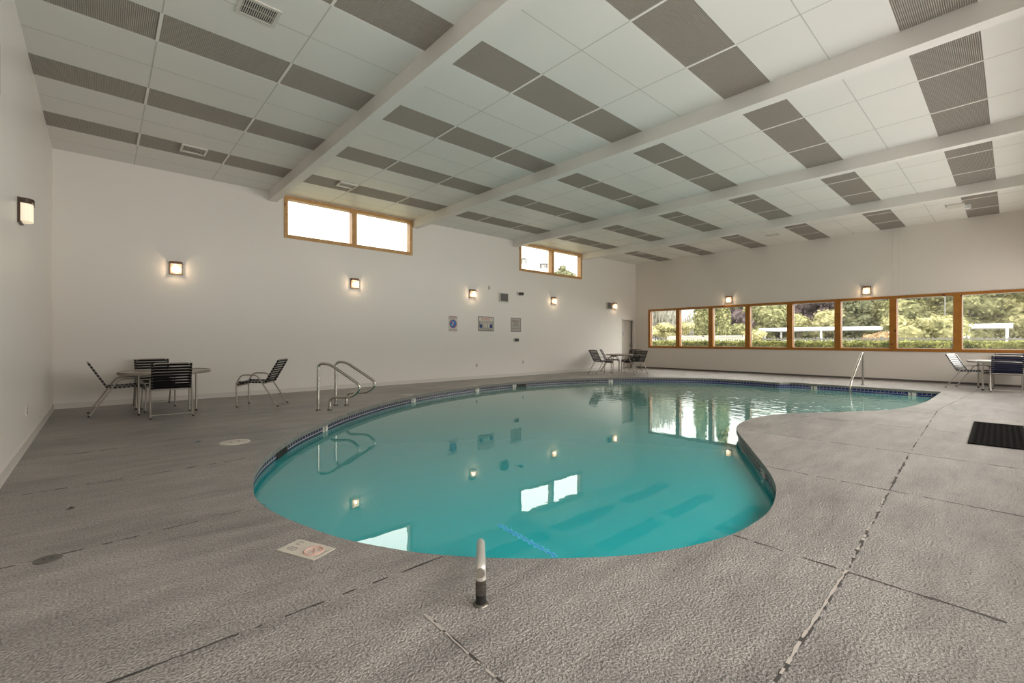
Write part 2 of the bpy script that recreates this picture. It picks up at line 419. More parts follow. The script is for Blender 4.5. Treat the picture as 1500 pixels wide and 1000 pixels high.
# clockwise or not: make it counter-clockwise
area = sum(RIM[i].x*RIM[(i+1) % len(RIM)].y - RIM[(i+1) % len(RIM)].x*RIM[i].y for i in range(len(RIM)))
if area < 0: RIM.reverse()
NR = len(RIM)
def offset(poly, d):
    """move outwards by d (poly counter-clockwise)"""
    out = []; k = len(poly)
    for i in range(k):
        a, p, b = poly[i-1], poly[i], poly[(i+1) % k]
        n1 = Vector(((p-a).y, -(p-a).x)).normalized(); n2 = Vector(((b-p).y, -(b-p).x)).normalized()
        n = (n1+n2).normalized(); c = max(.5, n.dot(n1))
        out.append(p + n*(d/c))
    return out
OUT = offset(RIM, .018)
ARC = [0]
for i in range(NR): ARC.append(ARC[-1] + (RIM[(i+1) % NR]-RIM[i]).length)
def rim_at(x, y):
    """nearest rim point, its tangent and outward normal"""
    best = None
    for i in range(NR):
        a, b = OUT[i], OUT[(i+1) % NR]; ab = b-a
        t = max(0, min(1, (Vector((x, y))-a).dot(ab)/ab.length_squared)); q = a+ab*t
        d = (q-Vector((x, y))).length
        if best is None or d < best[0]: best = (d, q, ab.normalized())
    t = best[2]; return best[1], t, Vector((t.y, -t.x))

# ------------------------------------------------------------------ floor (with the pool cut out)
outer = [Vector((X0-.1, Y0-.1, 0)), Vector((X2+.1, Y0-.1, 0)), Vector((X2+.1, Y1+.1, 0)), Vector((X0-.1, Y1+.1, 0))]
hole = [Vector((p.x, p.y, 0)) for p in reversed(RIM)]
tris = geometry.tessellate_polygon([outer, hole])
allv = outer + hole
fm = MB(); fm.add(allv, [tuple(t) for t in tris])
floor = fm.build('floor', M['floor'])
for p in floor.data.polygons:
    if p.normal.z < 0: p.flip()
floor.data.update()
struct(floor, 'grey painted textured concrete pool deck', 'floor')

def joint(pts, w, material, z=.0012, gap=.25, seg=.05, rag=.6):
    """a ragged, broken control joint in the deck"""
    m = MB(); pts = [Vector(p) for p in pts]
    for a, b in zip(pts, pts[1:]):
        L = (b-a).length; d = (b-a)/L; n = Vector((-d.y, d.x)); s = 0; on = True; w0 = w
        while s < L:
            e = min(L, s+seg*random.uniform(.4, 1.8))
            w1 = w*random.uniform(1-rag, 1+rag)
            if random.random() > gap:
                p, q = a+d*s, a+d*e; j0 = n*random.uniform(-1, 1)*w*.25
                m.add([(*(p+j0-n*w0/2), z), (*(q+j0-n*w1/2), z), (*(q+j0+n*w1/2), z), (*(p+j0+n*w0/2), z)], [(0, 1, 2, 3)])
            w0 = w1; s = e
    return m.build('control_joint', material, floor)
joint([(1.3, .57), (2.98, .60), (6.48, .76)], .016, M['joint'], gap=.25)
joint([(6.48, .76), (11.1, .90), (15.9, .60), (17.6, .58)], .009, M['joint'], gap=.3, seg=.12)
joint([(1.25, .57), (3.0, .605)], .011, M['ridge'], z=.003, gap=.08, seg=.04, rag=.5)
joint([(3.0, .605), (5.0, .70)], .012, M['ridge'], z=.002, gap=.5, seg=.03)
for x, y0, y1 in ((2.985, 1.20, -.6), (4.86, 1.66, -.6), (6.63, 2.55, -.6), (8.55, 2.6, -.6), (10.5, 1.5, -.6)):
    joint([(x+.02, y0), (x, .62), (x-.03, y1)], .013, M['joint'], gap=.2)
joint([(1.09, 1.80), (1.08, 1.45), (1.07, .9)], .010, M['ridge'], z=.003, gap=.3, seg=.035, rag=.7)
joint([(1.095, 1.80), (1.085, 1.45), (1.075, .9)], .010, M['joint'], gap=.3)
joint([(1.46, 2.21), (-.3, 2.21)], .010, M['joint'], gap=.18)
joint([(.93, 3.82), (.22, 3.75), (-.6, 3.70)], .010, M['joint'], gap=.3)
joint([(1.2, 5.45), (.4, 5.40), (-.6, 5.36)], .014, M['joint'], gap=.35)
joint([(.3, 6.95), (-.55, 6.91)], .016, M['joint'], gap=.4)

# ------------------------------------------------------------------ walls with openings
def grid_boxes(m, lo, hi, zlo, zhi, holes, put):
    xs = sorted({lo, hi} | {h[0] for h in holes} | {h[1] for h in holes})
    zs = sorted({zlo, zhi} | {h[2] for h in holes} | {h[3] for h in holes})
    xs = [x for x in xs if lo <= x <= hi]; zs = [z for z in zs if zlo <= z <= zhi]
    for a, b in zip(xs, xs[1:]):
        for c, d in zip(zs, zs[1:]):
            mx, mz = (a+b)/2, (c+d)/2
            if any(h[0] < mx < h[1] and h[2] < mz < h[3] for h in holes): continue
            put(a, b, c, d)
T = .22
WIN1 = (3.22, 6.65, 3.69, 4.70); WIN2 = (10.88, 14.31, 3.69, 4.70)
DOOR = (17.16, 18.02, 0, 2.15)
WY0, WY1, WZ0, WZ1 = -0.62, 10.98, .91, 2.62
ADDED_WIN = [(x, x+2.05, .85, 3.15) for x in (.2, 2.4, 4.6, 6.8, 9.0, 11.2, 13.4, 15.6)]
m = MB(); grid_boxes(m, X0-T, X2+T, -1.9, H+.3, [WIN1, WIN2, DOOR], lambda a, b, c, d: m.bb(a, b, Y1, Y1+T, c, d))
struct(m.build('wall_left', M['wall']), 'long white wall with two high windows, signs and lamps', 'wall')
m = MB(); m.bb(X0-T, X0, Y0-T, Y1, -1.9, H+.3)
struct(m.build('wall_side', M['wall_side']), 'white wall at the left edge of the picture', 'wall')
m = MB(); grid_boxes(m, Y0-T, Y1, -1.9, H+.3, [(WY0, WY1, WZ0, WZ1)], lambda a, b, c, d: m.bb(X2, X2+T, a, b, c, d))
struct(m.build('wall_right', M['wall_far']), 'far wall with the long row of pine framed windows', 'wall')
m = MB(); grid_boxes(m, X0, X2, -1.9, H+.3, ADDED_WIN, lambda a, b, c, d: m.bb(a, b, Y0-T, Y0, c, d))
struct(m.build('wall_back', M['wall']), 'wall behind the viewpoint with tall windows added for daylight', 'wall')
# baseboards
m = MB(); m.bb(X0+.012, DOOR[0]-.06, Y1-.012, Y1, 0, .10); m.bb(X0+.012, DOOR[0]-.06, Y1-.02, Y1, 0, .012)
struct(m.build('baseboard_left', M['base']), 'white baseboard under the long wall', 'baseboard')
m = MB(); m.bb(X0, X0+.012, Y0, Y1, 0, .10); m.bb(X0, X0+.02, Y0, Y1, 0, .012)
struct(m.build('baseboard_side', M['base']), 'white baseboard under the side wall', 'baseboard')
m = MB(); m.bb(X2-.014, X2, Y0, Y1, 0, .055)
struct(m.build('baseboard_right', M['cove']), 'dark cove base under the window wall', 'baseboard')
# faint panel seam on the far wall
m = MB(); m.bb(X2-.004, X2, 2.50, 2.515, 2.66, H); m.bb(X2-.003, X2, 2.36, 2.37, 2.66, H)
struct(m.build('trim_1', M['base']), 'faint vertical seam on the wall above the window row', 'trim')

# ------------------------------------------------------------------ high windows in the long wall
def high_window(name, w, label):
    x0, x1, z0, z1 = w
    root = struct(thing(name, label, 'window', ((x0+x1)/2, Y1, z0)))
    def loc(mb): mb.v = [(v[0]-(x0+x1)/2, v[1]-Y1, v[2]-z0) for v in mb.v]; return mb
    f = MB(); fr, yi, yo = .085, Y1-.022, Y1+.16
    f.bb(x0, x1, yi, yo, z0, z0+fr); f.bb(x0, x1, yi, yo, z1-fr*.9, z1)
    f.bb(x0, x0+fr, yi, yo, z0+fr, z1-fr*.9); f.bb(x1-fr, x1, yi, yo, z0+fr, z1-fr*.9)
    loc(f).build('frame', M['pine_lit'], root)
    mx = (x0+x1)/2
    mm = MB(); mm.bb(mx-.065, mx+.065, yi, yo, z0+fr, z1-fr*.9); loc(mm).build('mullion', M['pine_lit'], root)
    for a, b in ((x0+fr, mx-.065), (mx+.065, x1-fr)):
        g = MB(); g.bb(a, b, Y1+.13, Y1+.136, z0+fr, z1-fr*.9); loc(g).build('pane', M['glass'], root)
    return root
high_window('window_1', WIN1, 'high pine framed window between the first two ceiling beams')
high_window('window_2', WIN2, 'smaller looking high pine window near the far corner, chimney pots outside')

# ------------------------------------------------------------------ long window row in the far wall
root = struct(thing('window_3', 'long row of pine framed windows looking onto the garden', 'window', (X2, 5, WZ0)))
def lw(mb): mb.v = [(v[0]-X2, v[1]-5, v[2]-WZ0) for v in mb.v]; return mb
f = MB(); xi, xo = X2-.025, X2+.16
f.bb(xi, xo, WY0, WY1, WZ0, WZ0+.085); f.bb(xi, xo, WY0, WY1, WZ1-.075, WZ1)
f.bb(xi, xo, WY1-.10, WY1, WZ0+.085, WZ1-.075); f.bb(xi, xo, WY0, WY0+.1, WZ0+.085, WZ1-.075)
lw(f).build('frame', M['pine'], root)
mull = [9.575, 8.17, 6.76, 5.34, 3.92, 2.495, 1.065, -.35]
edges = [WY1-.10] + [e for c in mull for e in (c+.088, c-.088)] + [WY0+.10]
for c in mull:
    q = MB(); q.bb(xi-.002, xo, c-.088, c+.088, WZ0+.085, WZ1-.075); lw(q).build('mullion', M['pine'], root)
for i in range(0, len(edges), 2):
    q = MB(); q.bb(X2+.12, X2+.126, edges[i+1], edges[i], WZ0+.085, WZ1-.075); lw(q).build('pane', M['glass'], root)
    b = MB(); y1_, y0_ = edges[i], edges[i+1]
    for a_ in ((y0_, y1_, WZ0+.085, WZ0+.10), (y0_, y1_, WZ1-.09, WZ1-.075), (y0_, y0_+.015, WZ0+.1, WZ1-.09), (y1_-.015, y1_, WZ0+.1, WZ1-.09)):
        b.bb(X2+.10, X2+.119, *a_)
    lw(b).build('glazing_bead', M['white_roof'], root)
# unseen windows added behind the viewpoint to let daylight in
for k, (a, b, c, d) in enumerate(ADDED_WIN):
    q = MB(); fr = .07
    for s in ((a, b, c, c+fr), (a, b, d-fr, d), (a, a+fr, c+fr, d-fr), (b-fr, b, c+fr, d-fr)):
        q.bb(s[0]-a, s[1]-a, -.02, -T+.02, s[2]-c, s[3]-c)
    o = q.build('window_%d' % (k+4), M['pine'], None, (a, Y0, c))
    struct(o, 'tall pine window added unseen behind the viewpoint for daylight', 'window')

# ------------------------------------------------------------------ door in the long wall, near the far corner
root = struct(thing('door_1', 'beige door set back in the long wall beside the far corner', 'door', (17.6, Y1, 0)))
def ld(mb): mb.v = [(v[0]-17.6, v[1]-Y1, v[2]) for v in mb.v]; return mb
q = MB(); q.bb(17.175, 17.88, Y1+.055, Y1+.10, .01, 2.13); ld(q).build('leaf', M['door'], root)
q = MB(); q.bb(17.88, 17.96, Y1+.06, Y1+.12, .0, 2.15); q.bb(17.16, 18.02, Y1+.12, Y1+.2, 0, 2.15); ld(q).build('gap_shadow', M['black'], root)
q = MB(); q.bb(17.12, 17.165, Y1-.02, Y1+.12, 0, 2.19); q.bb(17.955, 18.06, Y1-.02, Y1+.12, 0, 2.19); q.bb(17.12, 18.06, Y1-.02, Y1+.12, 2.14, 2.19)
ld(q).build('door_frame', M['base'], root)
q = MB(); q.box((17.83, Y1+.04, 1.02), (.05, .03, .14)); q.tube([(17.83, Y1+.05, 1.02), (17.83, Y1-.01, 1.02), (17.74, Y1-.015, 1.02)], .011)
ld(q).build('door_handle', M['steel'], root)
q = MB(); q.bb(17.20, 17.30, Y1+.048, Y1+.055, 1.45, 1.65); ld(q).build('door_sign', M['sign_navy'], root)
q = MB(); q.bb(17.165, 17.955, Y1-.0, Y1+.06, 0.0, .02); ld(q).build('threshold', M['cove'], root)

# ------------------------------------------------------------------ ceiling: tiles, grid, louvre panels, beams
BEAMS = [(2.88, 3.06), (6.66, 6.84), (10.57, 10.75), (14.30, 14.48)]
BAYS = [[X0, .48, 1.77, 2.88], [3.06, 4.26, 5.52, 6.66], [6.84, 8.10, 9.42, 10.57], [10.75, 11.98, 13.28, 14.30], [14.48, 15.82, 17.06, X2]]
STRIPS = [(.25, .86), (2.19, 2.80), (4.13, 4.74), (6.06, 6.66), (7.97, 8.57), (9.82, 10.45)]
allx = sorted({x for b in BAYS for x in b}); ys = [Y0] + [y for s in STRIPS for y in s] + [Y1]
c = MB()
for i in range(0, len(ys)-1, 2):
    c.bb(X0, X2, ys[i], ys[i+1], H, H+.025)
c.bb(X0, X2, Y0, Y1, H+.06, H+.12)
ceiling = struct(c.build('ceiling', M['ceil']), 'white panel ceiling with rows of grey louvre panels', 'ceiling')
g = MB()
for b in BAYS:
    for x in b[1:3]:
        for s0, s1 in STRIPS: g.bb(x-.014, x+.014, s0, s1, H-.006, H+.02)
g.build('grid_bar', M['grid'], ceiling)
g = MB()
for b in BAYS:
    for x in b[1:3]:
        for i in range(0, len(ys)-1, 2): g.bb(x-.006, x+.006, ys[i], ys[i+1], H-.0015, H+.001)
mid = [-.30, 1.525, 3.465, 5.40, 7.315, 9.195, 11.05]
for y in mid: g.bb(X0, X2, y-.006, y+.006, H-.0015, H+.001)
g.build('panel_joint', M['gridline'], ceiling)
for b in BAYS:
    for x0, x1 in zip(b, b[1:]):
        w, d = x1-x0, .61; CELL = .0165
        q = MB(); n1 = int(w/CELL); n2 = int(d/CELL)
        for i in range(n1+1):
            x = i*w/n1; q.quad((x, 0, 0), (x, d, 0), (x, d, .014), (x, 0, .014))
            q.quad((x-.0022, 0, 0), (x+.0022, 0, 0), (x+.0022, d, 0), (x-.0022, d, 0), 2)
        for i in range(n2+1):
            y = i*d/n2; q.quad((0, y, 0), (w, y, 0), (w, y, .014), (0, y, .014))
            q.quad((0, y-.0022, .0003), (w, y-.0022, .0003), (w, y+.0022, .0003), (0, y+.0022, .0003), 2)
        q.quad((0, 0, .03), (w, 0, .03), (w, d, .03), (0, d, .03), 1)
        me = q.mesh('louver_panel', [M['louver'], M['plenum'], M['louver_edge_lit']])
        for s0, s1 in STRIPS:
            o = link('louver_panel', me, ceiling, (x0, s0, H+.004)); o.scale = (1, (s1-s0)/d, 1)
nm = ['leftmost', 'second from the left', 'third from the left', 'farthest']
for k, (a, b) in enumerate(BEAMS):
    q = MB(); q.bb(a, b, Y0, Y1, H-.22, H+.01)
    o = q.build('trim_%d' % (k+2), M['beam'])
    struct(o, 'white painted ceiling beam, ' + nm[k] + ' of the four', 'beam')

# ceiling vents
def vent(x0, x1, y0, y1, label, along='x', mat_frame='plastic', drop=.012, blades=16):
    cx, cy = (x0+x1)/2, (y0+y1)/2; w, d = x1-x0, y1-y0
    t = thing('ceiling_vent', label, 'vent', (cx, cy, H), 0, 'ceiling vents')
    q = MB(); fr = .035
    q.bb(-w/2, w/2, -d/2, -d/2+fr, -drop, .0); q.bb(-w/2, w/2, d/2-fr, d/2, -drop, .0)
    q.bb(-w/2, -w/2+fr, -d/2+fr, d/2-fr, -drop, .0); q.bb(w/2-fr, w/2, -d/2+fr, d/2-fr, -drop, .0)
    q.build('frame', M[mat_frame], t)
    q = MB(); q.bb(-w/2+fr, w/2-fr, -d/2+fr, d/2-fr, -.002, 0); q.build('duct_opening', M['black'], t)
    q = MB()
    for i in range(blades):
        u = (i+.5)/blades
        if along == 'x':
            x = -w/2+fr+u*(w-2*fr); q.box((x, 0, -.007), (.010, d-2*fr, .002), 0, 0, Matrix.Rotation(R(35), 3, 'Y'))
        else:
            y = -d/2+fr+u*(d-2*fr); q.box((0, y, -.007), (w-2*fr, .010, .002), 0, 0, Matrix.Rotation(R(35), 3, 'X'))
    if along == 'x': q.bb(-w/2+fr, w/2-fr, -.004, .004, -.006, -.003)
    else: q.bb(-.004, .004, -d/2+fr, d/2-fr, -.006, -.003)
    q.build('blades', M[mat_frame], t)
    return t
vent(1.04, 1.42, 5.18, 5.50, 'square white ceiling vent at the top of the picture')
vent(1.05, 1.44, 9.80, 10.17, 'white framed vent over the left table, in a louvre strip', drop=.03)
vent(3.86, 4.25, 9.82, 10.12, 'white framed vent above the first high window', drop=.03)
vent(15.65, 16.15, 9.90, 10.06, 'dark flat vent in the farthest corner strip', drop=.01, blades=5)
vent(16.2, 16.55, 5.1, 5.52, 'pale vent on the far ceiling bay, above the window row', blades=8)
# small box fitting hung at the right end of the ceiling
t = thing('exit_light_box', 'long white box fitting at the ceiling beside the last louvre panel', 'fixture', (16.25, .98, H+.004))
q = MB(); q.bb(-.22, .18, -.15, .17, -.045, 0); q.build('housing', M['plastic'], t)
q = MB(); q.bb(.15, .25, -.25, -.13, -.10, 0); q.build('end_cap', M['white_roof'], t)

# ------------------------------------------------------------------ the pool
pool = thing('swimming_pool', 'freeform indoor pool full of teal water with a navy tile band', 'pool', (0, 0, 0))
def ribbon(curve_top, curve_bot, zt, zb, name, material, smooth=True, parent=pool):
    vs = []; fs = []
    for i in range(NR+1):
        a, b = curve_top[i % NR], curve_bot[i % NR]
        vs += [(a.x, a.y, zt), (b.x, b.y, zb)]
    for i in range(NR): fs.append((2*i, 2*i+1, 2*i+3, 2*i+2))
    me = bpy.data.meshes.new(name); me.from_pydata(vs, [], fs); me.materials.append(material)
    uv = me.uv_layers.new(name='UVMap')
    for p in me.polygons:
        p.use_smooth = smooth
        for li in p.loop_indices:
            vi = me.loops[li].vertex_index; uv.data[li].uv = (ARC[vi//2], vs[vi][2])
    me.update(); return link(name, me, parent)
# coping face: a slightly overhanging lip, then the tile band, then the plaster shell
vs = []; fs = []
LIP = [(RIM, .0), (offset(RIM, -.004), -.006), (offset(RIM, -.004), -.058), (offset(RIM, .0), -.064), (OUT, -.064)]
k = len(LIP)
for i in range(NR):
    for cv, z in LIP: vs.append((cv[i].x, cv[i].y, z))
for i in range(NR):
    for j in range(k-1):
        a, b = i*k+j, ((i+1) % NR)*k+j; fs.append((a, a+1, b+1, b))
q = MB(); q.add(vs, fs, 0, False); q.build('coping', M['coping'], pool)
ribbon(OUT, OUT, -.064, -.30, 'tile_band', M['tile'])
ribbon(OUT, OUT, -.30, -1.62, 'basin_wall', M['shell'])
def flat(curve, z, name, material, parent):
    pts = [Vector((p.x, p.y, z)) for p in curve]
    t = geometry.tessellate_polygon([pts])
    q = MB(); q.add(pts, [tuple(x) for x in t]); o = q.build(name, material, parent)
    for p in o.data.polygons:
        if p.normal.z < 0: p.flip()
    o.data.update(); return o
flat(OUT, -1.62, 'basin_floor', M['shell'], pool)
flat(OUT, WATER, 'water', M['water'], pool)
# submerged entry step with a blue tile edge, beside the low hand rail
s = MB()
a = Vector((2.23, 2.62)); b = Vector((2.18, 1.98)); n = Vector((-(b-a).y, (b-a).x)).normalized()
ply = [a + Vector((-.02, .02)), b + Vector((0, -.3)), b + Vector((-.3, -.22)), Vector((1.62, 2.10)), Vector((1.50, 2.30))]
s.add([(p.x, p.y, -.20) for p in ply] + [(p.x, p.y, -1.6) for p in ply],
      [tuple(range(5))] + [(i, i+5, (i+1) % 5+5, (i+1) % 5) for i in range(5)])
o = s.build('entry_step', M['step'], pool)
L_ = 22; rot = math.atan2((b-a).y, (b-a).x) - PI/2
for nm_, wid, zz_, mt_ in (('step_edge_tile', .046, .0006, 'steptile_pale'), ('step_edge_inlay', .020, .0010, 'steptile')):
    s = MB()
    for i in range(L_):
        p = a.lerp(b, (i+.5)/L_); off = .006*(-1 if i % 2 else 1)
        s.box((p.x+off, p.y, WATER+zz_), (wid*random.uniform(.75, 1.1), (b-a).length/L_*(1.02 if wid > .03 else .7), .0006), 0, rot+random.uniform(-.15, .15))
    s.build(nm_, M[mt_], o)

# skimmer openings
for x, y, w in ((1.62, 5.94, .36), (9.35, 9.93, .42)):
    p, t, nn = rim_at(x, y)
    q = MB(); q.box((p.x-nn.x*.006, p.y-nn.y*.006, -.112), (w, .02, .105), 0, math.atan2(t.y, t.x))
    q.build('skimmer_opening', M['black'], pool)
# depth numbers on the tile band
def depth_marker(x, y, num):
    p, t, nn = rim_at(x, y); ang = math.atan2(t.y, t.x)
    q = MB(); q.box((0, 0, 0), (.15, .016, .10))
    # panel local x runs along the rim; the face looks into the pool
    o = q.build('depth_marker', M['white_tile'], pool, (p.x-nn.x*.008, p.y-nn.y*.008, -.108), ang)
    o['label'] = 'white depth tile reading %s FT' % num
    for body, size, dx, dz in ((num, .12, .024, -.002), ('FT', .032, -.042, .026)):
        l = link('lettering', text_mesh(body, size, M['ink'], None, 0), o)
        # seen from inside the pool the tangent runs right to left
        l.rotation_euler = (R(90), 0, PI); l.location = (dx, .0095, dz)
        l.scale = (1.15, 1, 1)
    return o
for x, y, num in ((2.55, 7.08, '8'), (5.22, 9.08, '8'), (7.6, 9.78, '7'), (9.1, 9.93, '5'), (12.6, 9.0, '4'), (15.16, 3.83, '3'), (15.13, 1.70, '3'), (5.03, 1.72, '5')):
    depth_marker(x, y, num)

# ------------------------------------------------------------------ hand rails
def rail_profile(P, d, prof, r, name, label, mats, flanges):
    t = thing(name, label, 'handrail', (P[0], P[1], 0), 0)
    pts = [(d[0]*s_, d[1]*s_, z) for s_, z in prof]
    q = MB(); q.tube(fillet(pts, .16, 8), r, 14); q.build('rail_tube', mats, t)
    for s_ in flanges:
        q = MB(); q.lathe([(r*2.0, 0), (r*2.0, .008), (r*1.5, .02), (r*1.02, .024)], (d[0]*s_, d[1]*s_, 0), 20); q.build('flange', M['steel_dark'], t)
    return t
d = Vector((.733, -.68)).normalized()
prof = [(0, 0), (0, .45), (0, .82), (.20, .81), (.42, .645), (.70, .49), (.68, .24), (.45, .235), (.205, .23), (.205, .08), (.205, 0)]
def soft(prof): return prof
rail_profile((2.86, 8.31), d, [(0, 0), (0, .84), (.20, .83), (.78, .43), (.62, .235), (.205, .235), (.205, 0)], .024, 'pool_grab_rail',
             'looped steel grab rail nearer the camera, left pool edge', M['steel'], (0, .205))
rail_profile((3.32, 8.70), d, [(0, 0), (0, .84), (.20, .83), (.80, .43), (.62, .25), (.205, .25), (.205, 0)], .024, 'pool_grab_rail',
             'looped steel grab rail farther from the camera, left pool edge', M['steel'], (0, .205))
t = rail_profile((15.70, 2.80), Vector((-1, .02)).normalized(), [(0, 0), (0, .88), (.10, .90), (1.30, .14), (1.30, -.6)], .024, 'stair_hand_rail',
                 'slanting steel hand rail at the shallow end below the windows', M['steel'], (0,))
# low rail close to the camera
t = thing('low_hand_rail', 'low steel rail stub on the deck closest to the camera', 'handrail', (1.33, 1.69, 0))
fx, fy = .618, .786
q = MB(); q.tube([(0, 0, .0), (0, 0, .055)], .0245, 16); q.build('anchor_collar', M['black'], t)
q = MB(); q.tube([(0, 0, .05), (0, 0, .125)], .0248, 16); q.tube([(0, 0, .072), (0, 0, .078)], .0265, 16); q.tube([(0, 0, .092), (0, 0, .096)], .0262, 16); q.build('sleeve', M['steel_dark'], t)
q = MB(); q.tube([(0, 0, .12), (0, 0, .128)], .0268, 16)
q.tube(fillet([(0, 0, .125), (0, 0, .175), (fx*.22, fy*.22, .130), (fx*.60, fy*.60, .030), (fx*.68, fy*.68, -.08), (fx*.69, fy*.69, -.7)], .05, 6), .0245, 16)
q.build('rail_tube', M['alum_pale'], t)
q = MB(); q.tube([(-fx*.030, -fy*.030, .158), (-fx*.010, -fy*.010, .160)], .0195, 18); q.build('end_plug', M['alum'], t)
q = MB(); q.lathe([(.038, 0), (.036, .005), (.027, .010)], (0, 0, 0), 20); q.build('flange', M['steel_dark'], t)

# ------------------------------------------------------------------ chairs
def make_chair(name, label, strap='strap', frame='alum', gap_fill=False):
    t = thing(name, label, 'chair', (0, 0, 0), 0)
    r = .0125; hw = .275; bw = .25
    for s in (-1, 1):
        q = MB()
        q.tube(fillet([(-.36, hw*s, .012), (-.06, hw*s, .50), (.01, hw*s, .600), (.27, hw*s, .605), (.36, hw*s, .44), (.345, hw*s, .012)], .07, 5), r, 8)
        q.build('side_frame', M[frame], t)
        for x in (-.365, .345):
            q = MB(); q.tube([(x, hw*s, 0), (x, hw*s, .025)], .0155, 8); q.build('foot_cap', M['rubber'], t)
    q = MB(); q.tube([(-.335, -hw, .055), (-.335, hw, .055)], .009, 8); q.build('stretcher', M[frame], t)
    back = lambda u: (-.14 - .235*u, .455 + .425*u)       # x, z up the back
    q = MB(); b0, b1 = back(-.02), back(1.0)
    q.tube(fillet([(b0[0], -bw, b0[1]), (b1[0], -bw, b1[1]), (b1[0], bw, b1[1]), (b0[0], bw, b0[1])], .07, 6), r, 8)
    q.build('back_frame', M[frame], t)
    q = MB()
    q.tube(fillet([(-.15, -bw, .455), (.30, -bw, .468), (.37, -bw, .415), (.37, bw, .415), (.30, bw, .468), (-.15, bw, .455)], .06, 5), r, 8)
    q.tube([(-.12, -hw, .44), (-.12, hw, .44)], r, 8); q.tube([(.345, -hw, .40), (.345, hw, .40)], r, 8)
    q.build('seat_frame', M[frame], t)
    ang = math.atan2(.235, .425)
    NB = 9; pitch = 1/NB; hh = .039
    def strap_mesh():
        q = MB(); q.box((0, 0, 0), (.004, 2*bw-.02, hh))
        for s in (-1, 1): q.box((0, s*bw, 0), (.030, .032, hh))
        return q.mesh('strap', M[strap])
    sm = strap_mesh()
    for i in range(NB):
        x, z = back((i+.45)*pitch)
        o = link('strap', sm, t, (x, 0, z)); o.rotation_euler = (0, -ang, 0)
    for i in range(8):
        u = i/7; x = -.10 + .40*u; z = .457+.012*u
        o = link('strap', sm, t, (x, 0, z)); o.rotation_euler = (0, R(90), 0)
    o = link('strap', sm, t, (.352, 0, .435)); o.rotation_euler = (0, R(38), 0)
    return t
used = []
def place(proto, x, y, ang, label, group):
    o = proto if proto not in used else copy_tree(proto)
    used.append(proto)
    o.location = (x, y, 0); o.rotation_euler = (0, 0, ang); o['label'] = label; o['group'] = group
    return o
ch = make_chair('strap_chair', 'black strap patio chair')
GL, GF, GR = 'chairs at the left table', 'chairs at the far table', 'chairs at the right table'
place(ch, .20, 10.32, R(2), 'black strap chair on the left side of the left table', GL)
place(ch, .86, 9.47, R(87), 'black strap chair with its back to the camera at the left table', GL)
place(ch, .74, 10.99, R(-88), 'black strap chair between the left table and the long wall', GL)
place(ch, 2.30, 9.72, R(147), 'black strap chair standing alone between left table and grab rails', 'lone chairs')
place(ch, 13.98, 10.44, R(-20), 'leftmost strap chair at the far table', GF)
place(ch, 15.22, 10.92, R(-60), 'strap chair seen past the leftmost chair, left rear of the far table', GF)
place(ch, 14.70, 9.40, R(66), 'front right strap chair with its back to the pool at the far table', GF)
place(ch, 15.74, 10.24, R(188), 'strap chair behind the front right chair at the far table', GF)
cn = make_chair('strap_chair', 'strap patio chair', 'strap_navy', 'alum_pale')
place(cn, 16.72, .76, R(-108), 'pale framed strap chair in profile, left of the right table', GR)
place(cn, 16.24, .10, R(3), 'pale framed strap chair with its back to the camera at the right table', GR)
place(cn, 17.70, .08, R(178), 'pale framed strap chair between the right table and the window wall', GR)

# ------------------------------------------------------------------ tables
def make_table(label, loc, top, frame, rz=0, rad=.665, zt=.71):
    t = thing('patio_table', label, 'table', loc, rz)
    q = MB(); q.lathe([(0.02, zt-.012), (rad-.02, zt-.012), (rad-.02, zt-.002), (.022, zt-.002)], n=48, smooth=False, cap=False); q.build('table_plate', M[top], t)
    q = MB(); q.lathe([(rad-.025, zt-.045), (rad, zt-.045), (rad+.004, zt-.02), (rad, zt+.004), (rad-.02, zt+.004), (rad-.025, zt-.045)], n=48, smooth=False, cap=False); q.build('rim', M[frame], t)
    q = MB(); q.lathe([(.03, zt+.006), (.018, zt+.006), (.018, zt-.03), (.03, zt-.03)], n=16, cap=False); q.build('umbrella_ring', M['black'], t)
    q = MB(); q.tube([(-.41, -.41, zt-.05), (.41, .41, zt-.05)], .012, 8); q.tube([(-.41, .41, zt-.05), (.41, -.41, zt-.05)], .012, 8); q.build('cross_brace', M[frame], t)
    for sx_ in (-1, 1):
        for sy_ in (-1, 1):
            q = MB(); q.tube([(.395*sx_, .42*sy_, .02), (.395*sx_, .42*sy_, zt-.04)], .0165, 10); l = q.build('leg', M[frame], t)
            q = MB(); q.tube([(.395*sx_, .42*sy_, 0), (.395*sx_, .42*sy_, .03)], .019, 10); q.build('foot_cap', M['rubber'], l)
    return t
make_table('round patio table with grey legs beside the left corner', (.85, 10.17, 0), 'tabletop', 'alum')
make_table('round patio table in front of the far door', (15.05, 10.18, 0), 'tabletop_pale', 'alum', R(30))
make_table('round patio table cut by the right edge of the picture', (16.78, .14, 0), 'tabletop_pale', 'alum_pale', R(8), zt=.73)

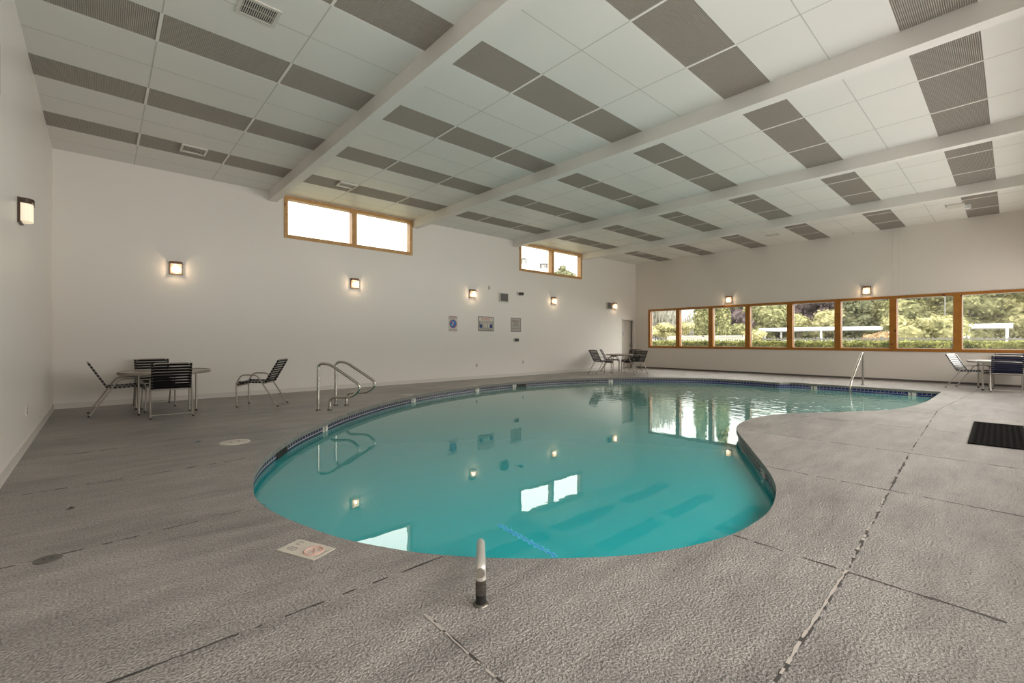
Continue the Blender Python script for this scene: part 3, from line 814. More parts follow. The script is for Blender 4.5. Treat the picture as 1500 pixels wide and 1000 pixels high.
# ------------------------------------------------------------------ deck things
t = thing('drain_mat', 'black rubber mat lying on the deck at right', 'mat', (8.82, .13, 0))
q = MB(); w, dd = 2.04, .44; z0, z1 = .003, .014
nx, ny = 34, 8
for i in range(nx+1):
    x = -w/2 + i*w/nx; q.bb(x-.014, x+.014, -dd/2, dd/2, z0, z1)
for j in range(ny+1):
    y = -dd/2 + j*dd/ny; q.bb(-w/2, w/2, y-.012, y+.012, z0, z1-.002)
q.bb(-w/2-.03, w/2+.03, -dd/2-.03, -dd/2, 0, .015); q.bb(-w/2-.03, w/2+.03, dd/2, dd/2+.03, 0, .015)
q.bb(-w/2-.03, -w/2, -dd/2, dd/2, 0, .015); q.bb(w/2, w/2+.03, -dd/2, dd/2, 0, .015)
q.build('mat_lattice', M['matrub'], t, rz=R(.8))
q = MB(); q.bb(-w/2, w/2, -dd/2, dd/2, .0005, .003); q.build('mat_base', M['black'], t, rz=R(.8))
def lid(x, y, r, material, label, name='skimmer_hatch'):
    q = MB(); q.lathe([(r, 0), (r, .003), (r*.93, .005), (0.001, .005)], n=32); 
    t = thing(name, label, 'hatch', (x, y, 0), 0, 'round lids set in the deck'); q.build('lid_plate', M[material], t)
    q = MB()
    for sx_ in (-1, 1): q.lathe([(r*.10, .0052), (r*.10, .0058), (.0005, .0058)], (sx_*r*.28, 0, 0), 12)
    q.build('finger_hole', M['lid_dark' if material == 'lid_pale' else 'black'], t)
lid(1.21, 6.41, .165, 'lid_pale', 'pale round lid on the deck between the left wall and the pool')
lid(-.23, 3.69, .062, 'lid_dark', 'small dark round lid on the deck at lower left')
lid(5.19, 9.32, .16, 'lid_pale', 'pale lid on the far deck above the second depth tile')
lid(7.59, 10.02, .16, 'lid_pale', 'pale lid on the far deck above the middle depth tile')
lid(9.58, 10.42, .17, 'lid_pale', 'pale lid on the far deck by the black skimmer opening')
# the worn depth and no-diving tile in the deck
ang = math.atan2(.06, .14)
t = thing('deck_sign_tile', 'worn tan tile in the deck reading 8 FT with red no diving mark', 'sign', (.903, 2.83, 0), ang)
q = MB(); q.bb(-.082, .082, -.152, .152, 0, .004); q.build('tile_plate', M['sign_tile'], t)
for body, size, x, y in (('8', .10, -.03, .078), ('FT', .05, .042, .095)):
    l = link('lettering', text_mesh(body, size, M['faded_grey']), t, (x, y, .0044))
q = MB(); q.tube([(.052*math.cos(a_), -.062+.052*math.sin(a_), .0042) for a_ in [2*PI*i/28 for i in range(28)]], [.006]*28, 4, closed=True)
q.box((0, -.062, .0046), (.10, .010, .001), 0, R(45)); q.build('no_diving_ring', M['faded_red'], t)
q = MB(); q.box((-.005, -.06, .0046), (.055, .012, .001), 0, R(-30)); q.lathe([(.010, .0042), (.010, .005), (.0005, .005)], (.028, -.078, 0), 10); q.build('diver_figure', M['faded_red'], t)
l = link('lettering', text_mesh('NO DIVING', .022, M['faded_grey']), t, (0, -.134, .0044))
# scraps
q = MB(); q.add([(0, 0, .004), (.05, .01, .012), (.09, .045, .006), (.05, .06, .015), (.01, .04, .003)], [(0, 1, 4), (1, 2, 3), (1, 3, 4)])
tag(q.build('paper_scrap', M['leaf_blue'], None, (.83, 6.66, 0)), 'tiny blue scrap on the deck left of the pale lid', 'scrap')
q = MB(); q.add([(0, 0, .004), (.07, .0, .02), (.15, .05, .008), (.08, .09, .026), (.01, .06, .004)], [(0, 1, 4), (1, 2, 3), (1, 3, 4)])
tag(q.build('dry_leaf', M['leaf_dry'], None, (3.02, 11.40, 0)), 'brown dry leaf by the wall behind the lone chair', 'leaf')
q = MB(); q.add([(0, 0, .004), (.03, -.005, .012), (.055, .02, .006), (.03, .035, .014), (.005, .02, .004)], [(0, 1, 4), (1, 2, 3), (1, 3, 4)])
tag(q.build('dark_scrap', M['black'], None, (-.20, 4.66, 0)), 'small black scrap on the bare deck at left', 'scrap')

# ------------------------------------------------------------------ wall lamps
def sconce(loc, rz, label, dim=False):
    t = thing('wall_lamp', label, 'lamp', loc, rz, 'wall lamps')
    w, hgt = .215, .26
    q = MB(); q.bb(-w/2, w/2, 0, .018, -hgt/2, hgt/2); q.build('backplate', M['bronze'], t)
    # ribbed glass body bulging from the wall
    q = MB(); n = 30; prof = []
    for i in range(n+1):
        u = -1 + 2*i/n; x = u*(w/2-.016); y = .045 + .062*math.sqrt(max(0, 1-u*u*.96)) + (.0035 if i % 2 else 0)
        prof.append((x, y))
    lo, hi = -hgt/2+.018, hgt/2-.055
    ring = [(-(w/2-.016), .012)] + prof + [((w/2-.016), .012)]
    vs = [(x, y, lo) for x, y in ring] + [(x, y, hi) for x, y in ring]; k = len(ring)
    q.add(vs, [(i, i+1, i+1+k, i+k) for i in range(k-1)] + [tuple(reversed(range(k))), tuple(range(k, 2*k))])
    q.build('glass_shade', M['shade_dim' if dim else 'shade'], t)
    q = MB(); ring2 = [(x*1.06, y*1.05+.002) for x, y in ring]
    vs = [(x, y, hi+.002) for x, y in ring2] + [(x, y, hgt/2) for x, y in ring2]
    q.add(vs, [(i, i+1, i+1+k, i+k) for i in range(k-1)] + [tuple(reversed(range(k))), tuple(range(k, 2*k))])
    q.build('top_cap', M['bronze' if dim else 'bronze_lit'], t)
    q = MB()
    for s in (-1, 1): q.bb(s*w/2-.006, s*w/2+.006, .0, .022, -hgt/2, hgt/2)
    q.bb(-w/2, w/2, .0, .028, -hgt/2-.004, -hgt/2+.008)
    q.build('frame_bar', M['bronze'], t)
    if not dim:
        l = bpy.data.lights.new('bulb', 'POINT'); l.energy = 9; l.color = (1, .80, .58); l.shadow_soft_size = .018
        lo_ = bpy.data.objects.new('bulb', l); COL.objects.link(lo_); lo_.parent = t; lo_.location = (0, .062, -.03)
    q = MB(); q.tube([(-w/2-.012, .11, hi+.004), (w/2+.012, .11, hi+.004)], .005, 8); q.build('pin', M['steel'], t)
    return t
names = ['leftmost lit lamp on the long wall, above the left table', 'lit wall lamp below the first high window', 'lit wall lamp above the blue and red signs',
         'lit wall lamp below the second high window', 'lit wall lamp beside a small speaker near the far corner']
for x, nme in zip((1.14, 4.94, 8.81, 12.63, 16.52), names): sconce((x, Y1, 2.74), PI, nme)
sconce((X2, 7.45, 2.84), PI/2, 'lit wall lamp above the third pane of the window row')
sconce((X2, 3.15, 2.845), PI/2, 'lit wall lamp right of centre above the window row')
sconce((X0, 7.12, 2.63), -PI/2, 'lamp on the side wall at the left edge of the picture', True)

# ------------------------------------------------------------------ wall fittings
def on_left(name, label, cat, x, z): return thing(name, label, cat, (x, Y1+.003, z), PI)   # local +y points into the room, +x to the left
t = on_left('wall_speaker', 'square grey speaker in a white frame above the three signs', 'speaker', 10.13, 2.70)
q = MB(); q.bb(-.19, .19, 0, .06, -.17, .15); q.build('housing', M['plastic'], t)
q = MB(); q.bb(-.165, .165, .06, .068, -.13, .13); q.build('grille', M['grille'], t)
t = on_left('wall_speaker', 'small grey speaker touching the far corner lamp', 'speaker', 16.12, 2.73)
q = MB(); q.bb(-.17, .17, 0, .06, -.16, .14); q.build('housing', M['plastic'], t)
q = MB(); q.bb(-.15, .15, .06, .068, -.125, .125); q.build('grille', M['grille'], t)
t = on_left('thermostat', 'slim sensor on the long wall left of the square speaker', 'sensor', 9.505, 2.985)
q = MB(); q.bb(-.03, .03, 0, .03, -.065, .065); q.build('case', M['plastic'], t)
q = MB(); q.bb(-.012, .012, .03, .034, -.05, .04); q.build('lens', M['dev_grey'], t)
t = on_left('security_camera', 'small dark camera right of the square speaker', 'camera', 10.86, 2.88)
q = MB(); q.bb(-.10, .10, 0, .03, -.055, .055); q.build('mount', M['plastic'], t)
q = MB(); q.box((-.03, .09, -.01), (.13, .13, .095)); q.build('body', M['dev_grey'], t)
q = MB(); q.tube([(-.03, .15, -.01), (-.03, .17, -.01)], .035, 14); q.build('lens', M['black'], t)
t = on_left('emergency_stop', 'small dark push button box below the brown lettered sign', 'switch', 10.73, 1.26)
q = MB(); q.bb(-.09, .09, 0, .05, -.055, .055); q.build('box', M['dev_grey'], t)
q = MB(); q.tube([(.02, .05, 0), (.02, .075, 0)], .032, 14); q.build('button', M['black'], t)
q = MB(); q.bb(.09, .12, 0, .03, -.05, .05); q.build('conduit_plate', M['plastic'], t)
for x, z, lb in ((8.99, .44, 'white outlet plate low on the long wall under the signs, left one'), (11.06, .48, 'white outlet plate low on the long wall under the signs, right one')):
    t = on_left('outlet_plate', lb, 'outlet', x, z)
    q = MB(); q.bb(-.04, .04, 0, .008, -.06, .06); q.build('plate', M['base'], t)
    q = MB(); q.bb(-.018, .018, .008, .010, -.035, -.005); q.bb(-.018, .018, .008, .010, .005, .035); q.build('sockets', M['dev_grey'], t)
t = thing('outlet_plate', 'outlet plate low on the side wall at left', 'outlet', (X0, 7.71, .43), -PI/2)
q = MB(); q.bb(-.04, .04, 0, .008, -.065, .065); q.build('plate', M['base'], t)
q = MB(); q.bb(-.018, .018, .008, .010, -.035, -.005); q.bb(-.018, .018, .008, .010, .005, .035); q.build('sockets', M['dev_grey'], t)
t = thing('wall_box', 'dark box high on the side wall, cut by the left edge', 'box', (X0, 5.2, 3.39), -PI/2)
q = MB(); q.bb(-.19, .19, 0, .06, -.22, .22); q.build('case', M['bronze'], t)
q = MB(); q.bb(-.17, .17, .06, .064, -.2, .2); q.build('cover', M['dev_grey'], t)

# signs (lettering stands upright: text XY plane turned to face the room)
def letter(parent, body, size, material, x, z, width=None, y=.0125):
    # parent's local +x runs to the viewer's left, so the text is turned round
    l = link('lettering', text_mesh(body, size, material, width), parent, (x, y, z)); l.rotation_euler = (R(90), 0, PI); return l
t = on_left('warning_sign', 'narrow white sign with a blue disc and red lettering', 'sign', 8.065, 1.76)
q = MB(); q.bb(-.165, .165, 0, .010, -.245, .245); q.build('sign_panel', M['sign_white'], t)
q = MB(); q.tube([(0, .004, .0), (0, .0125, .0)], .135, 32); o = q.build('red_ring', M['sign_red'], t); o.location = (0, 0, 0)
q = MB(); q.tube([(0, .006, .0), (0, .0135, .0)], .118, 32); q.build('blue_disc', M['sign_blue'], t)
q = MB(); q.box((.0, .0145, .035), (.03, .002, .075), 0, 0, Matrix.Rotation(R(25), 3, 'Y')); q.box((.03, .0145, -.03), (.03, .002, .06), 0, 0, Matrix.Rotation(R(-35), 3, 'Y'))
q.lathe([(.016, 0), (.0005, .001)], (-.02, .0145, .085), 8); q.build('diver_figure', M['sign_white'], t)
q = MB(); q.box((0, .0155, 0), (.02, .002, .22), 0, 0, Matrix.Rotation(R(45), 3, 'Y')); q.build('red_slash', M['sign_red'], t)
letter(t, 'WARNING', .062, M['sign_red'], 0, .215, .28); letter(t, 'SHALLOW WATER', .05, M['sign_brown'], 0, .168, .28); letter(t, 'NO DIVING', .062, M['sign_red'], 0, -.192, .28)
t = on_left('pool_rules_sign', 'wide sign with orange heading and blue blocks', 'sign', 9.375, 1.785)
q = MB(); q.bb(-.33, .33, 0, .010, -.24, .24); q.build('sign_panel', M['sign_grey'], t)
q = MB()
for a_ in ((-.33, .33, .225, .24), (-.33, .33, -.24, -.225), (-.33, -.315, -.225, .225), (.315, .33, -.225, .225)): q.bb(a_[0], a_[1], .009, .0125, a_[2], a_[3])
q.build('border', M['dev_grey'], t)
q = MB(); q.bb(-.29, .29, .009, .0115, .10, .215); q.build('heading_panel', M['sign_white'], t)
letter(t, 'RULES', .125, M['sign_orange'], .0, .158, .36, .0135)
letter(t, '+', .08, M['sign_brown'], -.225, .155, None, .0135)
q = MB()
for s in (-1, 1): q.bb(s*.27-.006, s*.27+.006, .009, .012, -.12, .095)
q.build('side_rule', M['dev_grey'], t)
for s in (-1, 1):
    q = MB(); q.bb(s*.21-.05, s*.21+.05, .009, .0125, -.125, -.015); q.build('blue_block', M['sign_navy'], t)
q = MB()
for x in (-.10, .0, .09):
    q.lathe([(.022, 0), (.0005, .001)], (x, .0125, .04), 8); q.bb(x-.03, x+.03, .010, .0122, -.115, .015)
q.build('figure_drawing', M['sign_white'], t)
q = MB()
for x in (-.055, .05, .11): q.bb(x-.007, x+.007, .010, .0127, -.12, 0.0)
q.build('figure_outline', M['dev_grey'], t)
letter(t, 'CALL 911 IN AN EMERGENCY', .045, M['ink'], 0, -.205, .58); letter(t, 'NO LIFEGUARD ON DUTY', .032, M['dev_grey'], 0, -.16, .45)
t = on_left('emergency_sign', 'upright grey bordered sign with brown lettering', 'sign', 10.715, 1.785)
q = MB(); q.bb(-.235, .235, 0, .010, -.24, .24); q.build('sign_panel', M['sign_grey'], t)
q = MB()
for a_ in ((-.235, .235, .222, .24), (-.235, .235, -.24, -.222), (-.235, -.218, -.222, .222), (.218, .235, -.222, .222)): q.bb(a_[0], a_[1], .009, .0125, a_[2], a_[3])
q.build('border', M['dev_grey'], t)
for body, size, z, w in (('EMERGENCY', .075, .125, .35), ('PUMP', .07, .055, .15), ('SHUTOFF', .075, -.02, .25), ('PUSH BUTTON', .06, -.125, .36)):
    letter(t, body, size, M['sign_brown'], 0, z, w)

# ------------------------------------------------------------------ outdoors
def ground(name, x0, x1, y0, y1, z, material, label):
    q = MB(); q.quad((x0, y0, z), (x1, y0, z), (x1, y1, z), (x0, y1, z)); struct(q.build(name, M[material]), label, 'ground')
m = MB()
for a_ in ((X2+T, 120, -14, 90), (-90, X0-T, -2, 90), (X0-T, X2+T, Y1+T, 90)):
    m.quad((a_[0], a_[2], -.12), (a_[1], a_[2], -.12), (a_[1], a_[3], -.12), (a_[0], a_[3], -.12))
struct(m.build('lawn', M['lawn']), 'lawn around the building', 'ground')
ground('parking_area', 28, 52, -12, 30, -.10, 'asphalt', 'grey parking area beyond the fence')

LEAF = {k: leaf_material('leaves_'+k, a, b) for k, (a, b) in dict(
    light=((.16, .165, .075), (.56, .53, .29)), mid=((.11, .12, .06), (.43, .42, .22)), dark=((.07, .08, .05), (.29, .29, .17)),
    grey=((.20, .20, .17), (.46, .45, .38)), purple=((.09, .07, .075), (.30, .235, .24)), column=((.16, .17, .075), (.42, .42, .22)),
    hedge=((.05, .07, .02), (.44, .46, .17)), orange=((.20, .13, .07), (.56, .42, .26)), pale=((.27, .26, .12), (.66, .62, .37))).items()}
def foliage(blobs, n, size, droop=False):
    q = MB(); vol = [b[3]*b[4]*b[5] for b in blobs]; tot = sum(v**.67 for v in vol)
    for b, v in zip(blobs, vol):
        for _ in range(int(n*v**.67/tot)):
            th_ = random.uniform(0, 2*PI); ph = math.acos(random.uniform(-1, 1)); rr = random.uniform(.72, 1.04)
            dx, dy, dz = math.sin(ph)*math.cos(th_), math.sin(ph)*math.sin(th_), math.cos(ph)
            c = Vector((b[0]+dx*b[3]*rr, b[1]+dy*b[4]*rr, b[2]+dz*b[5]*rr))
            if c.z < .05: continue
            nrm = (Vector((dx, dy, dz+.5)) + Vector((random.gauss(0, .6), random.gauss(0, .6), random.gauss(0, .6)))).normalized()
            u = nrm.orthogonal().normalized(); u = Matrix.Rotation(random.uniform(0, 2*PI), 3, nrm) @ u; w = nrm.cross(u)
            s_ = size*random.uniform(.7, 1.7)
            if droop: u = Vector((random.gauss(0, .15), random.gauss(0, .15), -1)).normalized()*2.6; w = Vector((random.gauss(0, 1), random.gauss(0, 1), 0)).normalized()*.35
            q.add([c-u*s_*.5, c-w*s_*.32, c+u*s_*.55, c+w*s_*.32], [(0, 1, 2, 3)])
    return q
def core(blobs, k=.80):
    q = MB()
    for b in blobs:
        pr = [(max(.001, k*math.sin(PI*i/7)), -k*math.cos(PI*i/7)) for i in range(8)]
        o = len(q.v); q.lathe([(p[0], p[1]) for p in pr], n=12, cap=False)
        for i in range(o, len(q.v)):
            v = q.v[i]; q.v[i] = (b[0]+v[0]*b[3], b[1]+v[1]*b[4], b[2]+v[2]*b[5])
    return q
def tree(name, label, cat, x, y, blobs, leaf, n, size, trunk=.14, bark='bark', droop=False, group='trees beyond the windows', z=-.1):
    """blobs in local coordinates (dx, dy, z, rx, ry, rz)"""
    t = thing(name, label, cat, (x, y, z), 0, group)
    q = foliage(blobs, n, size, droop); cq = core(blobs); q.add(cq.v, cq.f)
    q.build('foliage', LEAF[leaf], t)
    top = max(b[2] for b in blobs)
    q = MB(); q.tube([(0, 0, -.02), (.05, .03, top*.5), (0, 0, top)], [trunk, trunk*.75, trunk*.35], 8)
    for b in blobs[:5]: q.tube([(.03, .02, top*.45), (b[0]*.6, b[1]*.6, (top*.45+b[2])/2+.1), (b[0], b[1], b[2])], [trunk*.45, trunk*.3, trunk*.15], 6)
    q.build('trunk', M[bark], t)
    return t
def spread(n, rx, ry, z0, z1, r0, r1, flat_=.75):
    out = []
    for _ in range(n):
        a_ = random.uniform(0, 2*PI); k = math.sqrt(random.random()); z = random.uniform(z0, z1); r_ = random.uniform(r0, r1)
        out.append((k*rx*math.cos(a_), k*ry*math.sin(a_), z, r_, r_, r_*flat_))
    return out
def Yat(u, X):    # where the sight line through column u of the photograph meets the plane x = X (used to set trees out along the garden)
    a_ = (u-750)/664.03; dx = a_*math.sin(TH)+math.cos(TH); dy = -a_*math.cos(TH)+math.sin(TH)
    return dy/dx*X
def crown(n, rx, ry, z0, z1, r0, r1, flat_=.85): return spread(n, rx, ry, z0, z1, r0, r1, flat_)
tree('weeping_tree', 'grey weeping tree at the left end of the window row', 'tree', 39, Yat(975, 39), spread(12, 2.2, 2.6, 2.2, 5.6, 1.0, 1.5, 1.2), 'grey', 2600, .34, droop=True)
tree('spreading_tree', 'flat topped pale spreading tree seen through the first pane', 'tree', 29, Yat(978, 29), spread(12, .9, 1.4, 1.75, 2.35, .4, .65, .5), 'pale', 1800, .17, .09, 'bark_pale')
for u, lb in ((1027, 'left one of the two column shaped evergreens'), (1058, 'right one of the two column shaped evergreens')):
    tree('column_evergreen', lb, 'tree', 33, Yat(u, 33), [(0, 0, 1.0, .56, .56, 1.4), (0, 0, 2.6, .56, .56, 1.6), (0, 0, 4.2, .5, .5, 1.5), (0, 0, 5.4, .35, .35, .9)], 'column', 2600, .2)
tree('purple_tree', 'dark purple leaved tree right of the evergreens', 'tree', 52, Yat(1086, 52), spread(10, 1.2, 1.5, 3.4, 6.3, 1.0, 1.4), 'purple', 1500, .28)
tree('round_shrub', 'green shrub below the left purple tree', 'shrub', 30, Yat(1088, 30), spread(8, .6, .55, .9, 2.0, .45, .62), 'mid', 1100, .16, .07)
tree('leafy_tree', 'leafy green tree behind the left end of the carport', 'tree', 47.5, Yat(1126, 47.5), spread(14, .9, 1.1, 2.0, 6.0, .9, 1.25), 'mid', 2300, .27)
tree('round_shrub', 'pale shrub at the left end of the carport', 'shrub', 29.5, Yat(1109, 29.5), spread(8, .5, .5, .8, 1.7, .38, .52), 'pale', 1000, .15, .06)
tree('purple_tree', 'large purple leaved tree above the carport roof', 'tree', 53, Yat(1194, 53), spread(16, 1.2, 2.4, 3.0, 7.0, 1.2, 1.6), 'purple', 2600, .3)
tree('round_tree', 'pale green tree left of the purple tree above the carport', 'tree', 47, Yat(1171, 47), spread(8, .5, .45, 2.1, 3.4, .55, .75), 'light', 1100, .2)
tree('round_tree', 'pale green tree overlapping the right of the purple tree', 'tree', 47, Yat(1213, 47), spread(9, .6, .75, 2.2, 3.7, .65, .85), 'pale', 1300, .2)
tree('leafy_tree', 'dark green tree behind the right part of the carport', 'tree', 47.5, Yat(1254, 47.5), spread(12, .8, .75, 2.2, 6.2, .8, 1.05), 'dark', 1700, .26)
tree('leafy_tree', 'tall green tree behind the fifth pane', 'tree', 52.5, Yat(1283, 52.5), spread(15, 1.0, 1.3, 2.0, 6.8, 1.1, 1.5), 'mid', 2400, .29)
tree('rusty_shrub', 'orange tinged shrub in front of the carport', 'shrub', 33.2, Yat(1280, 33.2), spread(10, .8, .95, .75, 1.65, .45, .62), 'orange', 1400, .13, .06)
tree('big_bush', 'big rounded pale green bush filling the lower seventh pane', 'bush', 29.6, Yat(1356, 29.6), spread(16, .9, 1.35, .8, 2.35, .6, .85), 'light', 3800, .16, .09)
tree('leafy_tree', 'tall green tree behind the big rounded bush', 'tree', 47.5, Yat(1327, 47.5), spread(15, .9, 1.0, 1.8, 6.0, .9, 1.2), 'mid', 2300, .26)
tree('leafy_tree', 'green tree between the far trees, behind the sixth pane', 'tree', 52.5, Yat(1378, 52.5), spread(15, 1.0, 1.3, 1.8, 6.8, 1.1, 1.5), 'light', 2400, .28)
tree('leafy_tree', 'tall green tree behind the second carport roof', 'tree', 47.5, Yat(1425, 47.5), spread(16, .9, 1.0, 1.4, 6.2, .9, 1.25), 'mid', 2500, .26)
tree('leafy_tree', 'light green tree in the gap beyond the second carport roof', 'tree', 52.5, Yat(1476, 52.5), spread(15, 1.0, 1.3, 1.6, 6.8, 1.1, 1.5), 'light', 2400, .28)
tree('leafy_tree', 'tall light green tree at the right edge of the windows', 'tree', 47.5, Yat(1522, 47.5), spread(16, .9, 1.0, 1.0, 6.0, .9, 1.25), 'light', 2400, .26)
for u, lb in ((1112, 'dim tree in the farthest row, seen through the fourth pane'), (1182, 'dim tree in the farthest row, behind the purple tree'), (1248, 'dim tree in the farthest row, seen through the sixth pane'),
              (1315, 'dim tree in the farthest row, behind the seventh mullion'), (1382, 'dim tree in the farthest row, seen through the seventh pane'), (1450, 'dim tree in the farthest row, seen through the last pane'), (1520, 'dim tree in the farthest row, at the right edge')):
    tree('leafy_tree', lb, 'tree', 62, Yat(u, 62), spread(18, 1.0, 1.1, 1.0, 7.4, 1.0, 1.35), 'dark', 1500, .4)
for u, lb in ((1042, 'dim tree of the rearmost row, behind the evergreens'), (1077, 'dim tree of the rearmost row, in the third pane'), (1146, 'dim tree of the rearmost row, behind the left end of the carport'), (1214, 'dim tree of the rearmost row, in the fifth pane')):
    tree('leafy_tree', lb, 'tree', 68, Yat(u, 68), spread(18, 1.0, 1.2, .8, 7.8, 1.1, 1.45), 'dark', 1300, .45)
# clipped hedge under the windows
t = thing('clipped_hedge', 'low clipped hedge running along outside the window row', 'hedge', (20.6, 5.5, -.12))
q = MB()
for _ in range(9000):
    y = random.uniform(-7.5, 7.5); e = random.random()
    if e < .55: x, z, nrm = -.5, random.uniform(.55, 1.30), Vector((-1, 0, .4))
    else: x, z, nrm = random.uniform(-.5, .5), 1.30 + random.gauss(0, .025), Vector((0, 0, 1))
    nrm = (nrm + Vector((random.gauss(0, .5), random.gauss(0, .5), random.gauss(0, .5)))).normalized()
    u = nrm.orthogonal().normalized(); u = Matrix.Rotation(random.uniform(0, 6.28), 3, nrm) @ u; w = nrm.cross(u); s_ = random.uniform(.035, .08)
    c = Vector((x, y, z)); q.add([c-u*s_, c-w*s_*.6, c+u*s_, c+w*s_*.6], [(0, 1, 2, 3)])
q.build('leaves', LEAF['hedge'], t)
q = MB(); q.bb(-.46, .46, -7.5, 7.5, .3, 1.27); q.build('inner_growth', LEAF['dark'], t)
q = MB()
for i in range(16): q.tube([(0, -7.2+i*.96, 0), (0, -7.2+i*.96, .5)], .03, 6)
q.build('stems', M['bark'], t)
# fences
def fence(x, ya, yb, z1, label, material, pitch=.13, cap=False, w=.05):
    t = thing('picket_fence', label, 'fence', (x, (ya+yb)/2, -.12)); hl = (yb-ya)/2
    q = MB(); n = int(2*hl/pitch)
    for i in range(n+1): q.bb(-.012, .012, -hl+i*pitch-w/2, -hl+i*pitch+w/2, .08, z1)
    q.build('pickets', M[material], t)
    q = MB(); q.bb(-.03, .0, -hl, hl, z1-.12, z1-.05); q.bb(-.03, 0, -hl, hl, .25, .32)
    if cap: q.bb(-.05, .05, -hl, hl, z1-.02, z1+.06)
    q.build('rail', M[material], t)
    k = max(2, int(2*hl/2.2))
    for i in range(k+1):
        q = MB(); y = -hl+2*hl*i/k; q.bb(-.05, .05, y-.05, y+.05, 0, z1+.05); q.build('post', M[material], t)
fence(26, 9.9, 14.3, 1.58, 'white picket fence below the evergreens', 'fence', .12, True, .075)
fence(27, -3.5, 9.2, 1.50, 'grey picket fence behind the hedge on the right', 'fence_grey', .15, False, .055)
# carports
def carport(xc, ya, yb, z, label, wx=5.0):
    t = thing('carport', label, 'carport', (xc, (ya+yb)/2, -.1)); hl = (yb-ya)/2
    q = MB(); q.bb(-wx/2, wx/2, -hl, hl, z+.1, z+.34); q.build('roof', M['white_roof'], t)
    k = max(1, int(2*hl/3.2))
    for i in range(k+1):
        for sx_ in (-1, 1):
            q = MB(); y = -hl+.25+(2*hl-.5)*i/k; q.bb(sx_*(wx/2-.5)-.06, sx_*(wx/2-.5)+.06, y-.06, y+.06, 0, z+.1); q.build('post', M['white_roof'], t)
carport(42.5, Yat(1306, 40), Yat(1112, 40), 2.0, 'long white carport roof across the middle panes')
carport(42.5, Yat(1484, 40), Yat(1404, 40), 2.02, 'short white carport roof in the rightmost pane')
def car(x, y, rz, label):
    t = thing('parked_car', label, 'car', (x, y, -.1), rz, 'cars under the carport')
    side = [(-2.1, .35), (-2.15, .75), (-1.95, .95), (-1.2, 1.02), (-.65, 1.45), (.75, 1.48), (1.45, 1.05), (2.05, .95), (2.15, .6), (2.1, .35)]
    q = MB(); k = len(side)
    vs = [(a_, -.85, b_) for a_, b_ in side] + [(a_, .85, b_) for a_, b_ in side]
    q.add(vs, [(i, (i+1) % k, (i+1) % k+k, i+k) for i in range(k)] + [tuple(reversed(range(k))), tuple(range(k, 2*k))]); q.build('body', M['carwhite'], t)
    q = MB()
    for s in (-1, 1):
        y_ = s*.856
        q.add([(-1.0, y_, 1.05), (-.58, y_, 1.40), (.02, y_, 1.42), (.02, y_, 1.05)], [(0, 1, 2, 3)]); q.add([(.1, y_, 1.05), (.1, y_, 1.42), (.7, y_, 1.42), (1.25, y_, 1.07)], [(0, 1, 2, 3)])
    q.build('side_window', M['carglass'], t)
    for sx_ in (-1.35, 1.35):
        for sy_ in (-.80, .80):
            q = MB(); q.tube([(sx_, sy_-.1, .32), (sx_, sy_+.1, .32)], .32, 18); wq = q.build('wheel', M['tyre'], t)
            q = MB(); q.tube([(sx_, sy_-.105, .32), (sx_, sy_+.105, .32)], .19, 14); q.build('hub', M['alum_pale'], wq)
car(42, Yat(1168, 42), R(4), 'white car parked under the carport, seen between mullions')
car(42.45, Yat(1224, 42.45), R(0), 'white car under the carport, mostly hidden by a mullion')
# white globe added to stand in for a lamp's reflection in the seventh pane
t = thing('reflection_globe', 'white globe on a post, added for a lamp reflection in the seventh pane', 'lamp', (38, Yat(1384, 38), -.1))
q = MB(); q.tube([(0, 0, 0), (0, 0, 4.15)], .035, 8); q.build('post', M['fence_grey'], t)
q = MB(); q.lathe([(max(.001, .16*math.sin(PI*i/10)), 4.28-.16*math.cos(PI*i/10)) for i in range(11)], n=16, cap=False); q.build('globe', M['white_roof'], t)
# neighbour seen through the second high window
t = thing('neighbour_building', 'flat roofed building beyond the second high window', 'building', (25, 27, -.12))
q = MB(); q.bb(-5, 5, -2.5, 4, 0, 6.3); q.build('wall', M['render'], t)
q = MB(); q.bb(-5.15, 5.15, -2.65, 4.15, 6.3, 6.42); q.build('roof', M['white_roof'], t)
def pot(x, y, z0, z1, r, label):
    t = thing('chimney_pot', label, 'chimney', (x, y, z0), 0, 'chimney pots'); hh = z1-z0
    q = MB(); q.lathe([(r*.62, 0), (r*.62, hh*.55), (r*.95, hh*.58), (r*.95, hh*.63)], n=18); q.build('flue', M['chimney'], t)
    q = MB(); q.lathe([(r, hh*.94), (r*1.05, hh*.96), (r*.9, hh), (.001, hh)], n=18); q.build('cap', M['dev_grey'], t)
    q = MB()
    for i in range(10):
        a_ = 2*PI*i/10; q.tube([(r*.9*math.cos(a_), r*.9*math.sin(a_), hh*.6), (r*.9*math.cos(a_), r*.9*math.sin(a_), hh*.96)], r*.09, 5)
    q.build('cage', M['dev_grey'], t)
pot(23.86, 25, 6.30, 7.49, .19, 'left metal chimney pot seen through the second high window')
pot(25.93, 24.9, 6.30, 7.30, .33, 'right metal chimney pot seen through the second high window')
tree('leafy_tree', 'tree top beyond the roof in the second high window', 'tree', 38.3, 33.6, [(0, 0, 8.3, 1.5, 1.2, .95), (-1.1, 0, 8.2, 1.0, .9, .9), (.7, .2, 8.7, .8, .7, .6), (-.3, 0, 9.25, .5, .45, .5), (1.4, 0, 8.2, 1.0, .9, .7)], 'dark', 800, .22)

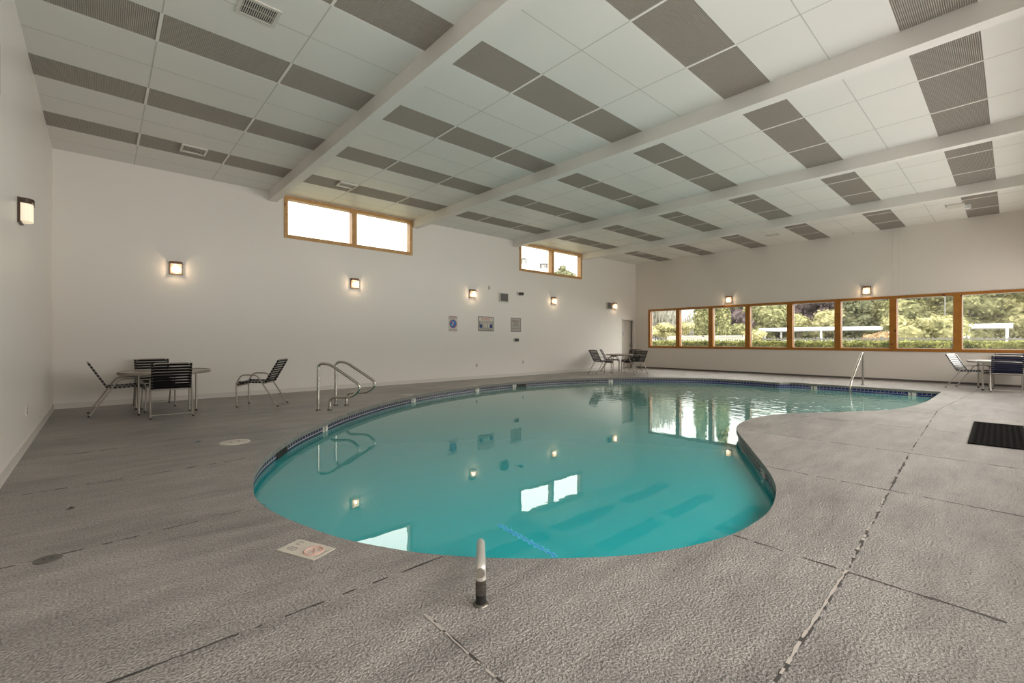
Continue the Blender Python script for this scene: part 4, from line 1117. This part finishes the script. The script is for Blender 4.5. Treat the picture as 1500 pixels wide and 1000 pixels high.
# ------------------------------------------------------------------ daylight
w = bpy.data.worlds.new('overcast_sky'); scene.world = w; w.use_nodes = True
nt = w.node_tree; N, L = nt.nodes.new, nt.links.new
bg = nt.nodes['Background']; bg.inputs['Color'].default_value = (1.0, .955, .895, 1)
tc = N('ShaderNodeTexCoord'); sp = N('ShaderNodeSeparateXYZ'); L(tc.outputs['Generated'], sp.inputs[0])
mr = N('ShaderNodeMapRange'); mr.inputs['From Min'].default_value = .15; mr.inputs['From Max'].default_value = -.55   # brighter half of the sky behind the viewpoint
mr.inputs['To Min'].default_value = SKY_N; mr.inputs['To Max'].default_value = SKY_S
L(sp.outputs['Y'], mr.inputs['Value'])
# below the horizon: glow added to brighten the ceiling through the back windows
lo = N('ShaderNodeMapRange'); lo.inputs['From Min'].default_value = .02; lo.inputs['From Max'].default_value = -.04
lo.inputs['To Min'].default_value = 1; lo.inputs['To Max'].default_value = GROUND_GLOW/SKY_S; L(sp.outputs['Z'], lo.inputs['Value'])
ml = N('ShaderNodeMath'); ml.operation = 'MULTIPLY'; L(mr.outputs['Result'], ml.inputs[0]); L(lo.outputs['Result'], ml.inputs[1])
up = N('ShaderNodeMapRange'); up.inputs['From Min'].default_value = .10; up.inputs['From Max'].default_value = .34     # overcast sky grows brighter away from the horizon
up.inputs['To Min'].default_value = 1; up.inputs['To Max'].default_value = ZENITH; L(sp.outputs['Z'], up.inputs['Value'])
m2 = N('ShaderNodeMath'); m2.operation = 'MULTIPLY'; L(ml.outputs[0], m2.inputs[0]); L(up.outputs['Result'], m2.inputs[1])
# the sky is a little brighter to the south-east than to the south-west
ew = N('ShaderNodeMapRange'); ew.inputs['From Min'].default_value = -.6; ew.inputs['From Max'].default_value = .7
ew.inputs['To Min'].default_value = .7; ew.inputs['To Max'].default_value = 2.0; L(sp.outputs['X'], ew.inputs['Value'])
so = N('ShaderNodeMapRange'); so.inputs['From Min'].default_value = -.1; so.inputs['From Max'].default_value = -.3; L(sp.outputs['Y'], so.inputs['Value'])
mw = N('ShaderNodeMix'); mw.data_type = 'FLOAT'; mw.inputs['A'].default_value = 1
L(so.outputs['Result'], mw.inputs['Factor']); L(ew.outputs['Result'], mw.inputs['B'])
m3 = N('ShaderNodeMath'); m3.operation = 'MULTIPLY'; L(m2.outputs[0], m3.inputs[0]); L(mw.outputs['Result'], m3.inputs[1])
L(m3.outputs[0], bg.inputs['Strength'])
w.cycles.sampling_method = 'MANUAL'; w.cycles.sample_map_resolution = 512

def portal(loc, rot, sx_, sy_):
    l = bpy.data.lights.new('sky_portal', 'AREA'); l.shape = 'RECTANGLE'; l.size = sx_; l.size_y = sy_; l.cycles.is_portal = True
    o = bpy.data.objects.new('sky_portal', l); COL.objects.link(o); o.location = loc; o.rotation_euler = rot
portal((8.9, Y0-T-.02, 2.0), (R(90), 0, 0), 17.5, 2.35)
portal((X2+T+.02, 5.18, 1.765), (0, R(90), 0), 1.75, 11.7)

scene.view_settings.view_transform = 'Standard'
scene.view_settings.look = 'None'
scene.view_settings.exposure = 0.2
cy = scene.cycles
cy.max_bounces = 10; cy.diffuse_bounces = 5; cy.glossy_bounces = 4; cy.transparent_max_bounces = 12; cy.transmission_bounces = 4
cy.caustics_reflective = False; cy.caustics_refractive = False
cy.sample_clamp_indirect = 6
cy.use_denoising = True
